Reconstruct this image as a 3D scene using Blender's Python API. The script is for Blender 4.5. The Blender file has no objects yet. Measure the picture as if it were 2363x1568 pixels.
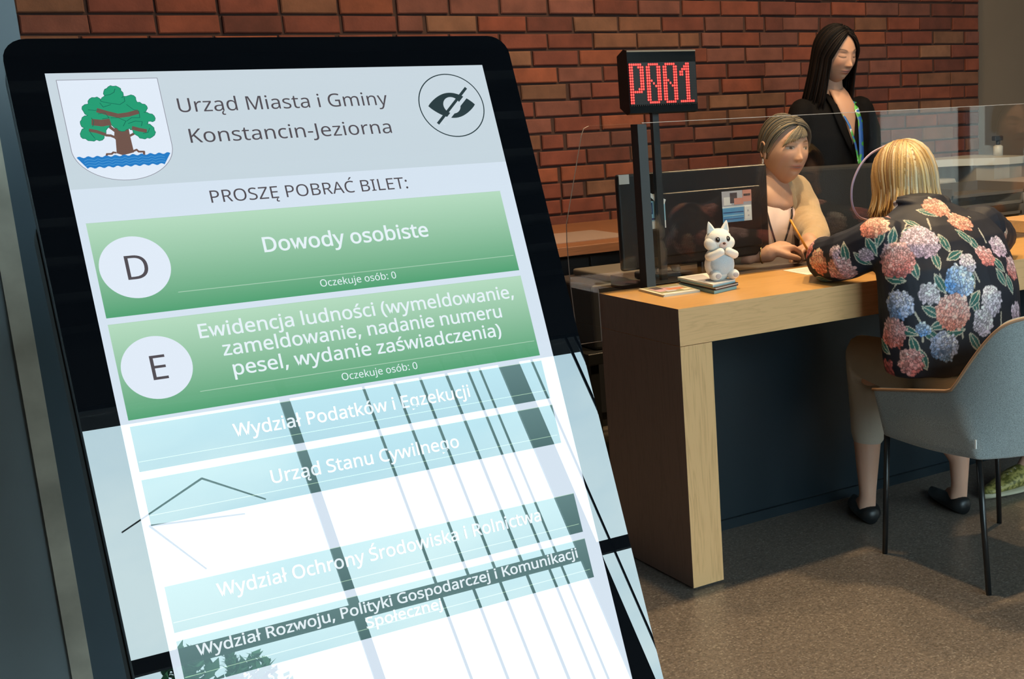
import bpy, bmesh, math, random
import numpy as np
from mathutils import Vector, Matrix, noise
random.seed(7); rng = np.random.default_rng(7)
sc = bpy.context.scene; C = sc.collection
# ---------------------------------------------------------------- camera
FPX, CX, CY, EYE = 2948.53, 1760.83, 918.52, 1.2529
ZS = 0.97949      # all heights below were taken off the photo in a unit 1/ZS of the plan unit; every mesh and location is stored in metres through ZS
Mc = ((0.814210, -0.579191, -0.039999), (-0.163565, -0.162738, -0.973017), (0.557054, 0.798783, -0.227238))
right, down, fwd = Vector(Mc[0]), Vector(Mc[1]), Vector(Mc[2])
cd = bpy.data.cameras.new('camera'); cam = bpy.data.objects.new('camera', cd); C.objects.link(cam)
cd.sensor_fit = 'HORIZONTAL'; cd.sensor_width = 36.0; cd.lens = FPX/2363*36
cd.shift_x = (1181.5-CX)/2363; cd.shift_y = (CY-784)/2363
cd.clip_start = .02; cd.clip_end = 200
Rm = Matrix((right, -down, -fwd)).transposed()
cam.matrix_world = Matrix.Translation((0, 0, EYE*ZS)) @ Rm.to_4x4()
sc.camera = cam
# ---------------------------------------------------------------- view
sc.view_settings.view_transform = 'Standard'; sc.view_settings.look = 'None'
sc.view_settings.exposure = 0.18; sc.view_settings.gamma = 1.0
try: sc.view_settings.use_curve_mapping = False
except Exception: pass
sc.cycles.max_bounces = 8; sc.cycles.diffuse_bounces = 4; sc.cycles.transparent_max_bounces = 16
sc.cycles.sample_clamp_indirect = 6.0
# ---------------------------------------------------------------- sky
SKY = 1.32
w = bpy.data.worlds.new('sky'); sc.world = w; w.use_nodes = True
nt = w.node_tree; nt.nodes.clear()
def N(t, typ, **kw):
    n = t.nodes.new(typ)
    for k, v in kw.items():
        if k.startswith('i_'): n.inputs[k[2:].replace('_', ' ')].default_value = v
        else: setattr(n, k, v)
    return n
out = N(nt, 'ShaderNodeOutputWorld'); bg = N(nt, 'ShaderNodeBackground'); bg.inputs[1].default_value = SKY
tc = N(nt, 'ShaderNodeTexCoord'); mp = N(nt, 'ShaderNodeMapping'); mp.inputs['Scale'].default_value = (1.3, 1.3, 3.2)
nz = N(nt, 'ShaderNodeTexNoise'); nz.inputs['Scale'].default_value = 2.2; nz.inputs['Detail'].default_value = 6
cr = N(nt, 'ShaderNodeValToRGB')
cr.color_ramp.elements[0].position = .42; cr.color_ramp.elements[0].color = (4.0, 5.35, 6.3, 1)
cr.color_ramp.elements[1].position = .62; cr.color_ramp.elements[1].color = (5.7, 6.6, 7.0, 1)
nt.links.new(tc.outputs['Generated'], mp.inputs[0]); nt.links.new(mp.outputs[0], nz.inputs[0])
nt.links.new(nz.outputs['Fac'], cr.inputs[0]); nt.links.new(cr.outputs[0], bg.inputs[0]); nt.links.new(bg.outputs[0], out.inputs[0])
# ---------------------------------------------------------------- lamps
def area(name, loc, size, power, col, target=None, portal=False, sy=None, spread=math.pi):
    d = bpy.data.lights.new(name, 'AREA'); o = bpy.data.objects.new(name, d); C.objects.link(o)
    d.shape = 'RECTANGLE' if sy else 'DISK'; d.size = size
    if sy: d.size_y = sy
    d.energy = power; d.color = col; d.spread = spread; o.location = loc
    t = Vector(target) if target else Vector(loc)-Vector((0, 0, 1))
    o.rotation_euler = (t-Vector(loc)).to_track_quat('-Z', 'Y').to_euler(); o.location.z *= ZS
    if portal: d.cycles.is_portal = True
    return o
WARM = (1.0, .70, .38)
LAMPS = [(1.85, 2.84, 3.5, 40), (2.75, 2.84, 3.5, 50), (3.65, 2.84, 3.5, 30), (2.45, 3.5, 3.5, 16), (3.4, 4.0, 3.5, 8)]  # the lamp above the clerk is added to brighten her skin
for i, (x, y, z, p) in enumerate(LAMPS): area('downlight_and_fill', (x, y, z), .14, p, WARM)
area('facade_portal', (2.69, -2.96, 1.85), 5.1, 1, (1, 1, 1), (2.69, 0, 1.85), True, 3.7)
area('side_portal', (7.36, -1.6, 1.35), 2.4, 1, (1, 1, 1), (0, -1.6, 1.35), True, 2.5)
# ---------------------------------------------------------------- materials
def mat(name):
    m = bpy.data.materials.new(name); m.use_nodes = True; t = m.node_tree; b = t.nodes['Principled BSDF']
    return m, t, b
def col4(c): return (c[0], c[1], c[2], 1)
def pm(name, c, rough=.5, metal=0, spec=.5, noise_amt=0, noise_scale=20, bump=0, bscale=200, sheen=0, attr=False, stretch=None, emis=None, sss=0):
    m, t, b = mat(name)
    b.inputs['Base Color'].default_value = col4(c); b.inputs['Roughness'].default_value = rough
    b.inputs['Metallic'].default_value = metal; b.inputs['Specular IOR Level'].default_value = spec
    if sheen: b.inputs['Sheen Weight'].default_value = sheen
    if sss: b.inputs['Subsurface Weight'].default_value = sss; b.inputs['Subsurface Radius'].default_value = (.012, .005, .003); b.inputs['Subsurface Scale'].default_value = .15
    if emis: b.inputs['Emission Color'].default_value = col4(emis[0]); b.inputs['Emission Strength'].default_value = emis[1]
    tcn = N(t, 'ShaderNodeTexCoord'); src = None
    if attr:
        a = N(t, 'ShaderNodeAttribute', attribute_name='col'); src = a.outputs['Color']
    if noise_amt:
        mpn = N(t, 'ShaderNodeMapping'); mpn.inputs['Scale'].default_value = stretch or (1, 1, 1)
        n = N(t, 'ShaderNodeTexNoise'); n.inputs['Scale'].default_value = noise_scale; n.inputs['Detail'].default_value = 4
        t.links.new(tcn.outputs['Object'], mpn.inputs[0]); t.links.new(mpn.outputs[0], n.inputs[0])
        mr = N(t, 'ShaderNodeMapRange'); mr.inputs[1].default_value = .3; mr.inputs[2].default_value = .7
        mr.inputs[3].default_value = 1-noise_amt; mr.inputs[4].default_value = 1+noise_amt
        t.links.new(n.outputs['Fac'], mr.inputs[0])
        mx = N(t, 'ShaderNodeVectorMath', operation='SCALE')
        if src: t.links.new(src, mx.inputs[0])
        else: mx.inputs[0].default_value = c
        t.links.new(mr.outputs[0], mx.inputs['Scale']); src = mx.outputs[0]
    if src: t.links.new(src, b.inputs['Base Color'])
    if bump:
        n2 = N(t, 'ShaderNodeTexNoise'); n2.inputs['Scale'].default_value = bscale; n2.inputs['Detail'].default_value = 3
        t.links.new(tcn.outputs['Object'], n2.inputs[0])
        bp = N(t, 'ShaderNodeBump'); bp.inputs['Strength'].default_value = bump; bp.inputs['Distance'].default_value = .002
        t.links.new(n2.outputs['Fac'], bp.inputs['Height']); t.links.new(bp.outputs[0], b.inputs['Normal'])
    return m
def wood(name, light, dark, axis, rough=.38):
    m, t, b = mat(name); tcn = N(t, 'ShaderNodeTexCoord'); mpn = N(t, 'ShaderNodeMapping')
    s = [14, 14, 14]; s[axis] = .9; mpn.inputs['Scale'].default_value = s
    n = N(t, 'ShaderNodeTexNoise'); n.inputs['Scale'].default_value = 2.0; n.inputs['Detail'].default_value = 5; n.inputs['Distortion'].default_value = .6
    t.links.new(tcn.outputs['Object'], mpn.inputs[0]); t.links.new(mpn.outputs[0], n.inputs[0])
    mp2 = N(t, 'ShaderNodeMapping'); s2 = [150, 150, 150]; s2[axis] = 4; mp2.inputs['Scale'].default_value = s2
    n2 = N(t, 'ShaderNodeTexNoise'); n2.inputs['Scale'].default_value = 2.5; n2.inputs['Detail'].default_value = 2
    t.links.new(tcn.outputs['Object'], mp2.inputs[0]); t.links.new(mp2.outputs[0], n2.inputs[0])
    wv = N(t, 'ShaderNodeMath', operation='MULTIPLY'); wv.inputs[1].default_value = 9
    t.links.new(n.outputs['Fac'], wv.inputs[0]); fr = N(t, 'ShaderNodeMath', operation='PINGPONG'); fr.inputs[1].default_value = .5
    t.links.new(wv.outputs[0], fr.inputs[0])
    ad = N(t, 'ShaderNodeMath', operation='MULTIPLY_ADD'); ad.inputs[1].default_value = .9; t.links.new(fr.outputs[0], ad.inputs[0]); 
    sb = N(t, 'ShaderNodeMath', operation='MULTIPLY'); sb.inputs[1].default_value = .75; t.links.new(n2.outputs['Fac'], sb.inputs[0]); t.links.new(sb.outputs[0], ad.inputs[2])
    r = N(t, 'ShaderNodeValToRGB'); r.color_ramp.elements[0].position = .22; r.color_ramp.elements[1].position = .6
    r.color_ramp.elements[0].color = col4(dark); r.color_ramp.elements[1].color = col4(light)
    t.links.new(ad.outputs[0], r.inputs[0]); t.links.new(r.outputs[0], b.inputs['Base Color']); b.inputs['Roughness'].default_value = rough
    return m
def thin_glass(name, tint=(1, 1, 1), ior=1.49, rough=0.0):
    m, t, b = mat(name); t.nodes.remove(b); o = t.nodes['Material Output']
    f = N(t, 'ShaderNodeFresnel'); ge = N(t, 'ShaderNodeNewGeometry')
    mr = N(t, 'ShaderNodeMapRange'); mr.inputs[3].default_value = ior; mr.inputs[4].default_value = 1/ior   # same air-to-sheet reflectance on both faces
    t.links.new(ge.outputs['Backfacing'], mr.inputs[0]); t.links.new(mr.outputs[0], f.inputs['IOR'])
    tr = N(t, 'ShaderNodeBsdfTransparent'); tr.inputs[0].default_value = col4(tint)
    g = N(t, 'ShaderNodeBsdfGlossy'); g.inputs['Roughness'].default_value = rough
    mx = N(t, 'ShaderNodeMixShader'); t.links.new(f.outputs[0], mx.inputs[0]); t.links.new(tr.outputs[0], mx.inputs[1]); t.links.new(g.outputs[0], mx.inputs[2])
    t.links.new(mx.outputs[0], o.inputs[0]); return m
def display(name, c=None, c2=None, z0=0, z1=1, ior=1.95):
    # bonded cover glass over a display: mirror-like fresnel reflection plus the display's own light
    m, t, b = mat(name); t.nodes.remove(b); o = t.nodes['Material Output']
    f = N(t, 'ShaderNodeFresnel'); f.inputs['IOR'].default_value = ior
    d = N(t, 'ShaderNodeBsdfDiffuse'); d.inputs[0].default_value = (.004, .005, .007, 1)
    g = N(t, 'ShaderNodeBsdfGlossy'); g.inputs['Roughness'].default_value = 0.0
    mx = N(t, 'ShaderNodeMixShader'); t.links.new(f.outputs[0], mx.inputs[0]); t.links.new(d.outputs[0], mx.inputs[1]); t.links.new(g.outputs[0], mx.inputs[2])
    last = mx.outputs[0]
    if c:
        e = N(t, 'ShaderNodeEmission'); e.inputs[0].default_value = col4(c); e.inputs[1].default_value = .9
        if c2:   # gradient belongs to the picture shown on the display
            tcn = N(t, 'ShaderNodeAttribute', attribute_name='col'); sp = N(t, 'ShaderNodeSeparateColor'); t.links.new(tcn.outputs['Color'], sp.inputs[0])
            rr = N(t, 'ShaderNodeValToRGB'); rr.color_ramp.elements[0].color = col4(c); rr.color_ramp.elements[1].color = col4(c2)
            t.links.new(sp.outputs[0], rr.inputs[0]); t.links.new(rr.outputs[0], e.inputs[0])
        ad = N(t, 'ShaderNodeAddShader'); t.links.new(last, ad.inputs[0]); t.links.new(e.outputs[0], ad.inputs[1]); last = ad.outputs[0]
    t.links.new(last, o.inputs[0]); return m
# ---------------------------------------------------------------- mesh helper
class MB:
    def __init__(s): s.v = []; s.f = []; s.m = []; s.c = []; s.sm = []
    def add(s, V, F, mi=0, c=(1, 1, 1), smooth=False, M=None):
        b = len(s.v)
        for p in V:
            p = Vector(p)
            if M is not None: p = M @ p
            s.v.append(p)
        if len(c) and not hasattr(c[0], '__len__'): s.c += [tuple(c)]*len(V)
        else: s.c += [tuple(q) for q in c]
        for f in F: s.f.append([b+i for i in f]); s.m.append(mi); s.sm.append(smooth)
    def box(s, a, b, mi=0, bev=0, M=None, c=(1, 1, 1)):
        (x0, y0, z0), (x1, y1, z1) = a, b
        if bev <= 0:
            s.add([(x0, y0, z0), (x1, y0, z0), (x1, y1, z0), (x0, y1, z0), (x0, y0, z1), (x1, y0, z1), (x1, y1, z1), (x0, y1, z1)],
                  [(0, 3, 2, 1), (4, 5, 6, 7), (0, 1, 5, 4), (1, 2, 6, 5), (2, 3, 7, 6), (3, 0, 4, 7)], mi, c, False, M); return
        bm = bmesh.new(); bmesh.ops.create_cube(bm, size=1)
        for v in bm.verts: v.co = Vector(((x0+x1)/2+v.co.x*(x1-x0), (y0+y1)/2+v.co.y*(y1-y0), (z0+z1)/2+v.co.z*(z1-z0)))
        bmesh.ops.bevel(bm, geom=bm.edges[:], offset=bev, segments=3, profile=.5, affect='EDGES')
        s.bm(bm, mi, False, M, c)
    def bm(s, bm, mi=0, smooth=True, M=None, c=(1, 1, 1)):
        bm.verts.index_update()
        s.add([v.co.copy() for v in bm.verts], [[v.index for v in f.verts] for f in bm.faces], mi, c, smooth, M); bm.free()
    def prism(s, pts, z0, z1, mi=0, M=None, c=(1, 1, 1)):
        n = len(pts)
        s.add([(x, y, z0) for x, y in pts]+[(x, y, z1) for x, y in pts],
              [list(range(n))[::-1], list(range(n, 2*n))]+[(i, (i+1) % n, n+(i+1) % n, n+i) for i in range(n)], mi, c, False, M)
    def flat(s, pts, z=0, mi=0, M=None, c=(1, 1, 1)):
        s.add([(x, y, z) for x, y in pts], [list(range(len(pts)))], mi, c, False, M)
    def ell(s, cc, r, mi=0, M=None, c=(1, 1, 1), nu=24, nv=14, rot=None):
        if not hasattr(r, '__len__'): r = (r, r, r)
        V = []; F = []
        for j in range(nv+1):
            th = math.pi*j/nv
            for i in range(nu):
                ph = 2*math.pi*i/nu; p = Vector((r[0]*math.sin(th)*math.cos(ph), r[1]*math.sin(th)*math.sin(ph), r[2]*math.cos(th)))
                if rot is not None: p = rot @ p
                V.append(p+Vector(cc))
        for j in range(nv):
            for i in range(nu): F.append((j*nu+i, (j+1)*nu+i, (j+1)*nu+(i+1) % nu, j*nu+(i+1) % nu))
        s.add(V, F, mi, c, True, M)
    def tube(s, P, R, mi=0, n=10, M=None, c=(1, 1, 1), flat=1.0, cap=True, rnd=False, wide=False):
        P = [Vector(p) for p in P]
        if not hasattr(R, '__len__'): R = [R]*len(P)
        V = []; F = []; prev = None; Q = []; RR = []
        if rnd:
            d = (P[0]-P[1]).normalized(); e = (P[-1]-P[-2]).normalized()
            for k in (1.0, .85, .5): Q.append(P[0]+d*R[0]*k); RR.append(R[0]*math.sqrt(max(0, 1-k*k))+1e-4)
            Q += P; RR += list(R)
            for k in (.5, .85, 1.0): Q.append(P[-1]+e*R[-1]*k); RR.append(R[-1]*math.sqrt(max(0, 1-k*k))+1e-4)
        else: Q = P; RR = list(R)
        up = Vector((0, 0, 1))
        for i, p in enumerate(Q):
            d = (Q[min(i+1, len(Q)-1)]-Q[max(i-1, 0)])
            d = d.normalized() if d.length > 1e-9 else Vector((0, 0, 1))
            if prev is None and wide: prev = Vector((1, 0, 0))
            if prev is None:
                a = up if abs(d.z) < .9 else Vector((1, 0, 0)); u = d.cross(a).normalized()
            else: u = (prev-d*prev.dot(d)); u = u.normalized() if u.length > 1e-6 else d.cross(up).normalized()
            prev = u; v = d.cross(u)
            for k in range(n):
                t = 2*math.pi*k/n; V.append(p+u*math.cos(t)*RR[i]+v*math.sin(t)*RR[i]*flat)
        for i in range(len(Q)-1):
            for k in range(n): F.append((i*n+k, i*n+(k+1) % n, (i+1)*n+(k+1) % n, (i+1)*n+k))
        if cap: F.append(list(range(n))[::-1]); F.append([len(V)-n+k for k in range(n)])
        s.add(V, F, mi, c, True, M)
    def loft(s, rings, mi=0, n=32, c=(1, 1, 1), M=None, p=2.0):
        # rings: (cx, cy, cz, rx, ry[, tilt]) horizontal superellipses
        V = []; F = []
        for r in rings:
            tl = r[5] if len(r) > 5 else 0
            for k in range(n):
                t = 2*math.pi*k/n; ct, st = math.cos(t), math.sin(t)
                x = math.copysign(abs(ct)**(2/p), ct)*r[3]; y = math.copysign(abs(st)**(2/p), st)*r[4]
                V.append((r[0]+x, r[1]+y, r[2]+tl*y))
        for i in range(len(rings)-1):
            for k in range(n): F.append((i*n+k, i*n+(k+1) % n, (i+1)*n+(k+1) % n, (i+1)*n+k))
        F.append(list(range(n))[::-1]); F.append([len(V)-n+k for k in range(n)])
        s.add(V, F, mi, c, True, M)
    def build(s, name, mats, parent=None, org=None, zs=True):
        me = bpy.data.meshes.new(name)
        o_ = Vector(org) if org is not None else (root_org(parent) if parent else Vector((0, 0, 0)))
        me.from_pydata([((v.x-o_.x), (v.y-o_.y), (v.z-o_.z)*(ZS if zs else 1)) for v in s.v], [], s.f)
        if not isinstance(mats, (list, tuple)): mats = [mats]
        for m in mats: me.materials.append(m)
        me.polygons.foreach_set('material_index', s.m); me.polygons.foreach_set('use_smooth', s.sm)
        a = me.color_attributes.new('col', 'FLOAT_COLOR', 'POINT')
        a.data.foreach_set('color', [x for q in s.c for x in (q[0], q[1], q[2], 1)])
        me.update()
        o = bpy.data.objects.new(name, me); C.objects.link(o)
        if parent: o.parent = parent
        else: o.location = (o_.x, o_.y, o_.z*(ZS if zs else 1))
        return o
ORG = {}
def root_org(o):
    while o.parent: o = o.parent
    return ORG.get(o.name, Vector(o.location))
def tag(o, label=None, cat=None, group=None, kind=None):
    if label: o['label'] = label
    if cat: o['category'] = cat
    if group: o['group'] = group
    if kind: o['kind'] = kind
    return o
def thing(name, loc, label, cat, group=None):
    o = bpy.data.objects.new(name, None); C.objects.link(o); o.location = (loc[0], loc[1], loc[2]*ZS); o.empty_display_size = .05
    ORG[o.name] = Vector(loc); return tag(o, label, cat, group)
def copy_tree(o, parent=None):
    c = o.copy(); C.objects.link(c); c.parent = parent
    for ch in list(o.children): copy_tree(ch, c)
    return c
import os
try: FONT = bpy.data.fonts.load(os.path.join(bpy.utils.resource_path('LOCAL'), 'datafiles', 'fonts', 'NotoSansHebrew-Regular.woff2'))   # bundled with Blender; has the Polish letters
except Exception: FONT = None
def textmesh(body, width=None, size=.02, align='CENTER', bold=0):
    cu = bpy.data.curves.new('lettering', 'FONT'); cu.body = body; cu.size = 1.27 if FONT else 1.066
    if FONT: cu.font = FONT
    cu.align_x = align; cu.resolution_u = 3; cu.offset = bold/size
    ob = bpy.data.objects.new('lettering', cu); C.objects.link(ob)
    dg = bpy.context.evaluated_depsgraph_get(); me = bpy.data.meshes.new_from_object(ob.evaluated_get(dg))
    V = [v.co*size for v in me.vertices]; F = [list(p.vertices) for p in me.polygons]
    bpy.data.objects.remove(ob); bpy.data.curves.remove(cu); bpy.data.meshes.remove(me)
    if V and width:
        x0 = min(v.x for v in V); x1 = max(v.x for v in V); k = width/(x1-x0); mid = (x0+x1)/2
        V = [Vector(((v.x-mid)*k, v.y, 0)) for v in V]
    return V, F
def remesh(mb, name, mats, parent, voxel=.005, smooth=3, colf=None, wr=0, wrs=9.0, zs=True):
    tmp = mb.build('tmp', mats, None, None, False)
    md = tmp.modifiers.new('r', 'REMESH'); md.mode = 'VOXEL'; md.voxel_size = voxel; md.use_smooth_shade = True
    ms = tmp.modifiers.new('s', 'SMOOTH'); ms.iterations = smooth; ms.factor = .5
    dg = bpy.context.evaluated_depsgraph_get(); dg.update(); me = bpy.data.meshes.new_from_object(tmp.evaluated_get(dg))
    old = tmp.data; bpy.data.objects.remove(tmp); bpy.data.meshes.remove(old)
    n = len(me.vertices); co = np.empty(n*3); me.vertices.foreach_get('co', co); co = co.reshape(-1, 3)
    if wr:
        no = np.empty(n*3); me.vertices.foreach_get('normal', no); no = no.reshape(-1, 3)
        d = np.array([noise.noise(Vector((p[0]*wrs, p[1]*wrs, p[2]*wrs*.55)))+.5*noise.noise(Vector((p[0]*wrs*2.3+9, p[1]*wrs*2.3, p[2]*wrs*1.2))) for p in co])
        co = co+no*(d*wr)[:, None]
    if colf is not None:
        no = np.empty(n*3); me.vertices.foreach_get('normal', no)
        cc = colf(co, no.reshape(-1, 3))
        a = me.color_attributes.get('col') or me.color_attributes.new('col', 'FLOAT_COLOR', 'POINT')
        if a.domain != 'POINT': me.color_attributes.remove(a); a = me.color_attributes.new('col', 'FLOAT_COLOR', 'POINT')
        a.data.foreach_set('color', np.concatenate([cc, np.ones((n, 1))], 1).ravel())
    og = np.array(root_org(parent)) if parent else 0
    me.vertices.foreach_set('co', ((co-og)*np.array([1, 1, ZS if zs else 1])).ravel()); me.name = name
    me.materials.clear()
    for m in (mats if isinstance(mats, (list, tuple)) else [mats]): me.materials.append(m)
    me.polygons.foreach_set('use_smooth', [True]*len(me.polygons)); me.update()
    o = bpy.data.objects.new(name, me); C.objects.link(o); o.parent = parent
    return o
# ================================================================ ROOM
m_floor, t_, b_ = mat('terrazzo')
tcn = N(t_, 'ShaderNodeTexCoord'); v1 = N(t_, 'ShaderNodeTexVoronoi'); v1.inputs['Scale'].default_value = 230
t_.links.new(tcn.outputs['Object'], v1.inputs[0])
n1 = N(t_, 'ShaderNodeTexNoise'); n1.inputs['Scale'].default_value = 90; n1.inputs['Detail'].default_value = 4; t_.links.new(tcn.outputs['Object'], n1.inputs[0])
hs = N(t_, 'ShaderNodeSeparateColor'); t_.links.new(v1.outputs['Color'], hs.inputs[0])
r1 = N(t_, 'ShaderNodeValToRGB'); e = r1.color_ramp.elements; e[0].position = 0; e[0].color = (.125, .108, .092, 1); e[1].position = 1; e[1].color = (.32, .285, .24, 1)
e2 = r1.color_ramp.elements.new(.55); e2.color = (.195, .162, .135, 1); e3 = r1.color_ramp.elements.new(.88); e3.color = (.215, .18, .15, 1)
t_.links.new(hs.outputs[0], r1.inputs[0])
mxn = N(t_, 'ShaderNodeMix', data_type='RGBA', blend_type='MULTIPLY'); mxn.inputs[0].default_value = .5
r2 = N(t_, 'ShaderNodeValToRGB'); r2.color_ramp.elements[0].position = .3; r2.color_ramp.elements[1].position = .65; r2.color_ramp.elements[0].color = (.45, .43, .4, 1)
t_.links.new(n1.outputs['Fac'], r2.inputs[0]); t_.links.new(r1.outputs[0], mxn.inputs[6]); t_.links.new(r2.outputs[0], mxn.inputs[7])
t_.links.new(mxn.outputs[2], b_.inputs['Base Color']); b_.inputs['Roughness'].default_value = .34
mb = MB(); mb.box((-2.6, -3.2, -.1), (7.6, 5.5, 0)); tag(mb.build('floor', m_floor), kind='structure')
m_plaster = pm('taupe_plaster', (.15, .115, .085), .85, bump=.2, bscale=60, noise_amt=.05, noise_scale=3)
m_dark = pm('dark_wall', (.06, .06, .062), .8)
m_ceil = pm('dark_ceiling', (.05, .05, .05), .7)
mb = MB(); mb.box((-2.6, -3.2, 4.1), (7.6, 5.5, 4.2)); 
for k in range(34): mb.box((-2.5, -2.9+k*.24, 3.98), (7.5, -2.9+k*.24+.05, 4.1))
tag(mb.build('ceiling', m_ceil), kind='structure')
mb = MB(); mb.box((-2.75, -3.2, 0), (-2.6, 5.5, 4.1)); tag(mb.build('wall_left', m_dark), kind='structure')
mb = MB(); mb.box((5.150, 5.26, 0), (7.6, 5.5, 4.1)); tag(mb.build('wall_back_plaster', m_plaster), kind='structure')
# right wall with added floor to ceiling window opening y -2.8..-.4
mb = MB(); mb.box((7.4, -.4, 0), (7.6, 5.5, 4.1)); mb.box((7.4, -3.2, 2.6), (7.6, -.4, 4.1)); mb.box((7.4, -3.2, 0), (7.6, -2.8, 2.6)); tag(mb.build('wall_right', m_plaster), kind='structure')
m_steel = pm('dark_steel_frame', (.03, .04, .05), .45, metal=.3)
m_wglass = thin_glass('window_glass', (.93, .97, .96), 1.5)
mb = MB()
for y0 in (-2.8, -1.63, -.46): mb.box((7.42, y0, 0), (7.5, y0+.06, 2.6), 0)
mb.box((7.42, -2.8, 2.54), (7.5, -.4, 2.6), 0); mb.box((7.42, -2.8, 0), (7.5, -.4, .06), 0)
mb.box((7.455, -2.74, .06), (7.465, -.46, 2.54), 1); tag(mb.build('added_window', [m_steel, m_wglass]), kind='structure')  # unseen window, added so the acrylic reflects a bright veil
# --- brick wall: one mesh, every brick its own chamfered block
m_brick = pm('red_brick', (.3, .1, .06), .9, attr=True, noise_amt=.22, noise_scale=14, bump=.6, bscale=90)
m_mortar = pm('dark_mortar', (.046, .021, .016), .95, bump=.5, bscale=80)
mb = MB(); YW = 5.2; mb.box((-2.6, YW, 0), (5.150, 5.5, 3.6), 1)
pitch = .0725; z0 = 1.650-22*pitch
pal = [tuple(v_*.49 for v_ in q_) for q_ in [(.33, .085, .045), (.27, .07, .042), (.38, .105, .05), (.25, .085, .06), (.27, .11, .06), (.22, .06, .04), (.31, .14, .08), (.30, .075, .04), (.29, .10, .07), (.29, .075, .045), (.26, .07, .045)]]
for r in range(48):
    za = z0+r*pitch+.005; zb = z0+(r+1)*pitch-.005
    if za < 0.0: continue
    x = 5.145; first = True
    while x > -2.5:
        L = random.choice([.213]*8+[.205, .222, .102]); 
        if first: L = [.102, .213][r % 2]*random.uniform(.85, 1); first = False
        xa = max(x-L, -2.55); xb = x; gap = random.choice([.010, .011, .009, .012, .018]) if random.random() < .93 else .003
        if xb-xa > .03:
            d = .012+random.uniform(-.003, .004); j = lambda a: a+random.uniform(-.0015, .0015)
            c = random.choice(pal); k = random.uniform(.8, 1.12); c = tuple(q*k for q in c)
            za_, zb_ = za+random.uniform(-.0012, .0012), zb+random.uniform(-.0015, .0012)
            O = [(j(xa), YW, j(za_)), (j(xb), YW, j(za_)), (j(xb), YW, j(zb_)), (j(xa), YW, j(zb_))]
            O2 = [(p[0], YW-d+.004, p[2]) for p in O]
            q = .0045; Ii = [(O[0][0]+q, YW-d, O[0][2]+q), (O[1][0]-q, YW-d, O[1][2]+q), (O[2][0]-q, YW-d, O[2][2]-q), (O[3][0]+q, YW-d, O[3][2]-q)]
            mb.add(O+O2+Ii, [(0, 1, 5, 4), (1, 2, 6, 5), (2, 3, 7, 6), (3, 0, 4, 7), (4, 5, 9, 8), (5, 6, 10, 9), (6, 7, 11, 10), (7, 4, 8, 11), (8, 9, 10, 11)], 0, c)
        x = xa-gap
tag(mb.build('wall_back', [m_brick, m_mortar]), kind='structure')
# --- facade behind the photographer: glazing, mullions, transom, drapes
YF = -3.0
mb = MB(); mb.box((-2.6, YF-.2, 0), (.18, YF, 4.1)); mb.box((3.22, YF-.2, 0), (5.2, YF, 1.9)); mb.box((5.2, YF-.2, 0), (7.6, YF, 4.1)); mb.box((.18, YF-.2, 3.665), (5.2, YF, 4.1)); tag(mb.build('wall_front', m_dark), kind='structure')  # high opening on the right is added to let in more daylight
mb = MB()
def mull(x0, x1, d=.012): mb.box((x0, YF-d, 0), (x1, YF-.005, 3.665), 0)
for x0, x1, d in ((.18, .24, .02), (1.440, 1.482, .02), (1.816, 1.827, .012), (1.966, 1.977, .012), (2.093, 2.104, .012), (2.224, 2.236, .012), (2.337, 2.347, .012), (2.399, 2.408, .012), (2.508, 2.615, .02), (2.680, 2.690, .012), (2.912, 2.926, .012), (2.966, 2.978, .012), (3.16, 3.22, .02), (4.15, 4.21, .02), (5.14, 5.2, .02)): mull(x0, x1, d)
mb.box((.18, YF-.03, 2.410), (5.2, YF-.005, 2.475), 0); mb.box((.18, YF-.1, 0), (5.2, YF-.005, .08), 0); mb.box((.18, YF-.03, 3.645), (5.2, YF-.005, 3.665), 0)
mb.box((.2, YF-.055, .08), (5.18, YF-.045, 3.645), 1)
for a_, b_ in (((1.05, 3.28), (.69, 3.08)), ((1.05, 3.28), (1.27, 3.10)), ((.80, 3.10), (1.17, 3.05)), ((.80, 3.10), (.96, 2.83))):   # spider fittings of the glazing
    mb.tube([(a_[0], YF-.12, a_[1]), (b_[0], YF-.09, b_[1])], [.005, .0035], 2, 8)
tag(mb.build('window_1', [m_steel, m_wglass, pm('fitting_white', (.80, .82, .84), .4)]), kind='structure')
# exterior: pavement, pale hall across, trees
m_pave = pm('pale_paving', (.17, .155, .14), .9, noise_amt=.15, noise_scale=2)
mb = MB(); mb.box((-30, -40, -.2), (40, -3.25, -.05)); mb.box((7.65, -3.25, -.2), (40, 30, -.05)); tag(mb.build('ground', m_pave), kind='structure')
# ---- left steel column with concrete strip (seen along the left picture edge)
m_teal = pm('blue_grey_steel', (.06, .10, .13), .35, spec=.5)
m_conc = pm('weathered_concrete', (.52, .51, .43), .9, noise_amt=.25, noise_scale=12, bump=.3, bscale=60)
m_slate = pm('slate_panel', (.22, .28, .31), .6, noise_amt=.04, noise_scale=6)
mb = MB(); mb.box((.176, 2.0, 0), (.220, 2.12, 4.1)); tag(mb.build('trim_1', m_teal), kind='structure')
mb = MB(); mb.box((.150, 1.995, 0), (.1765, 2.12, 4.1)); tag(mb.build('trim_2', m_conc), kind='structure')
mb = MB(); mb.box((-1.0, 2.0, 0), (.150, 2.12, 4.1)); tag(mb.build('wall_near_left', m_slate), kind='structure')

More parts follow.
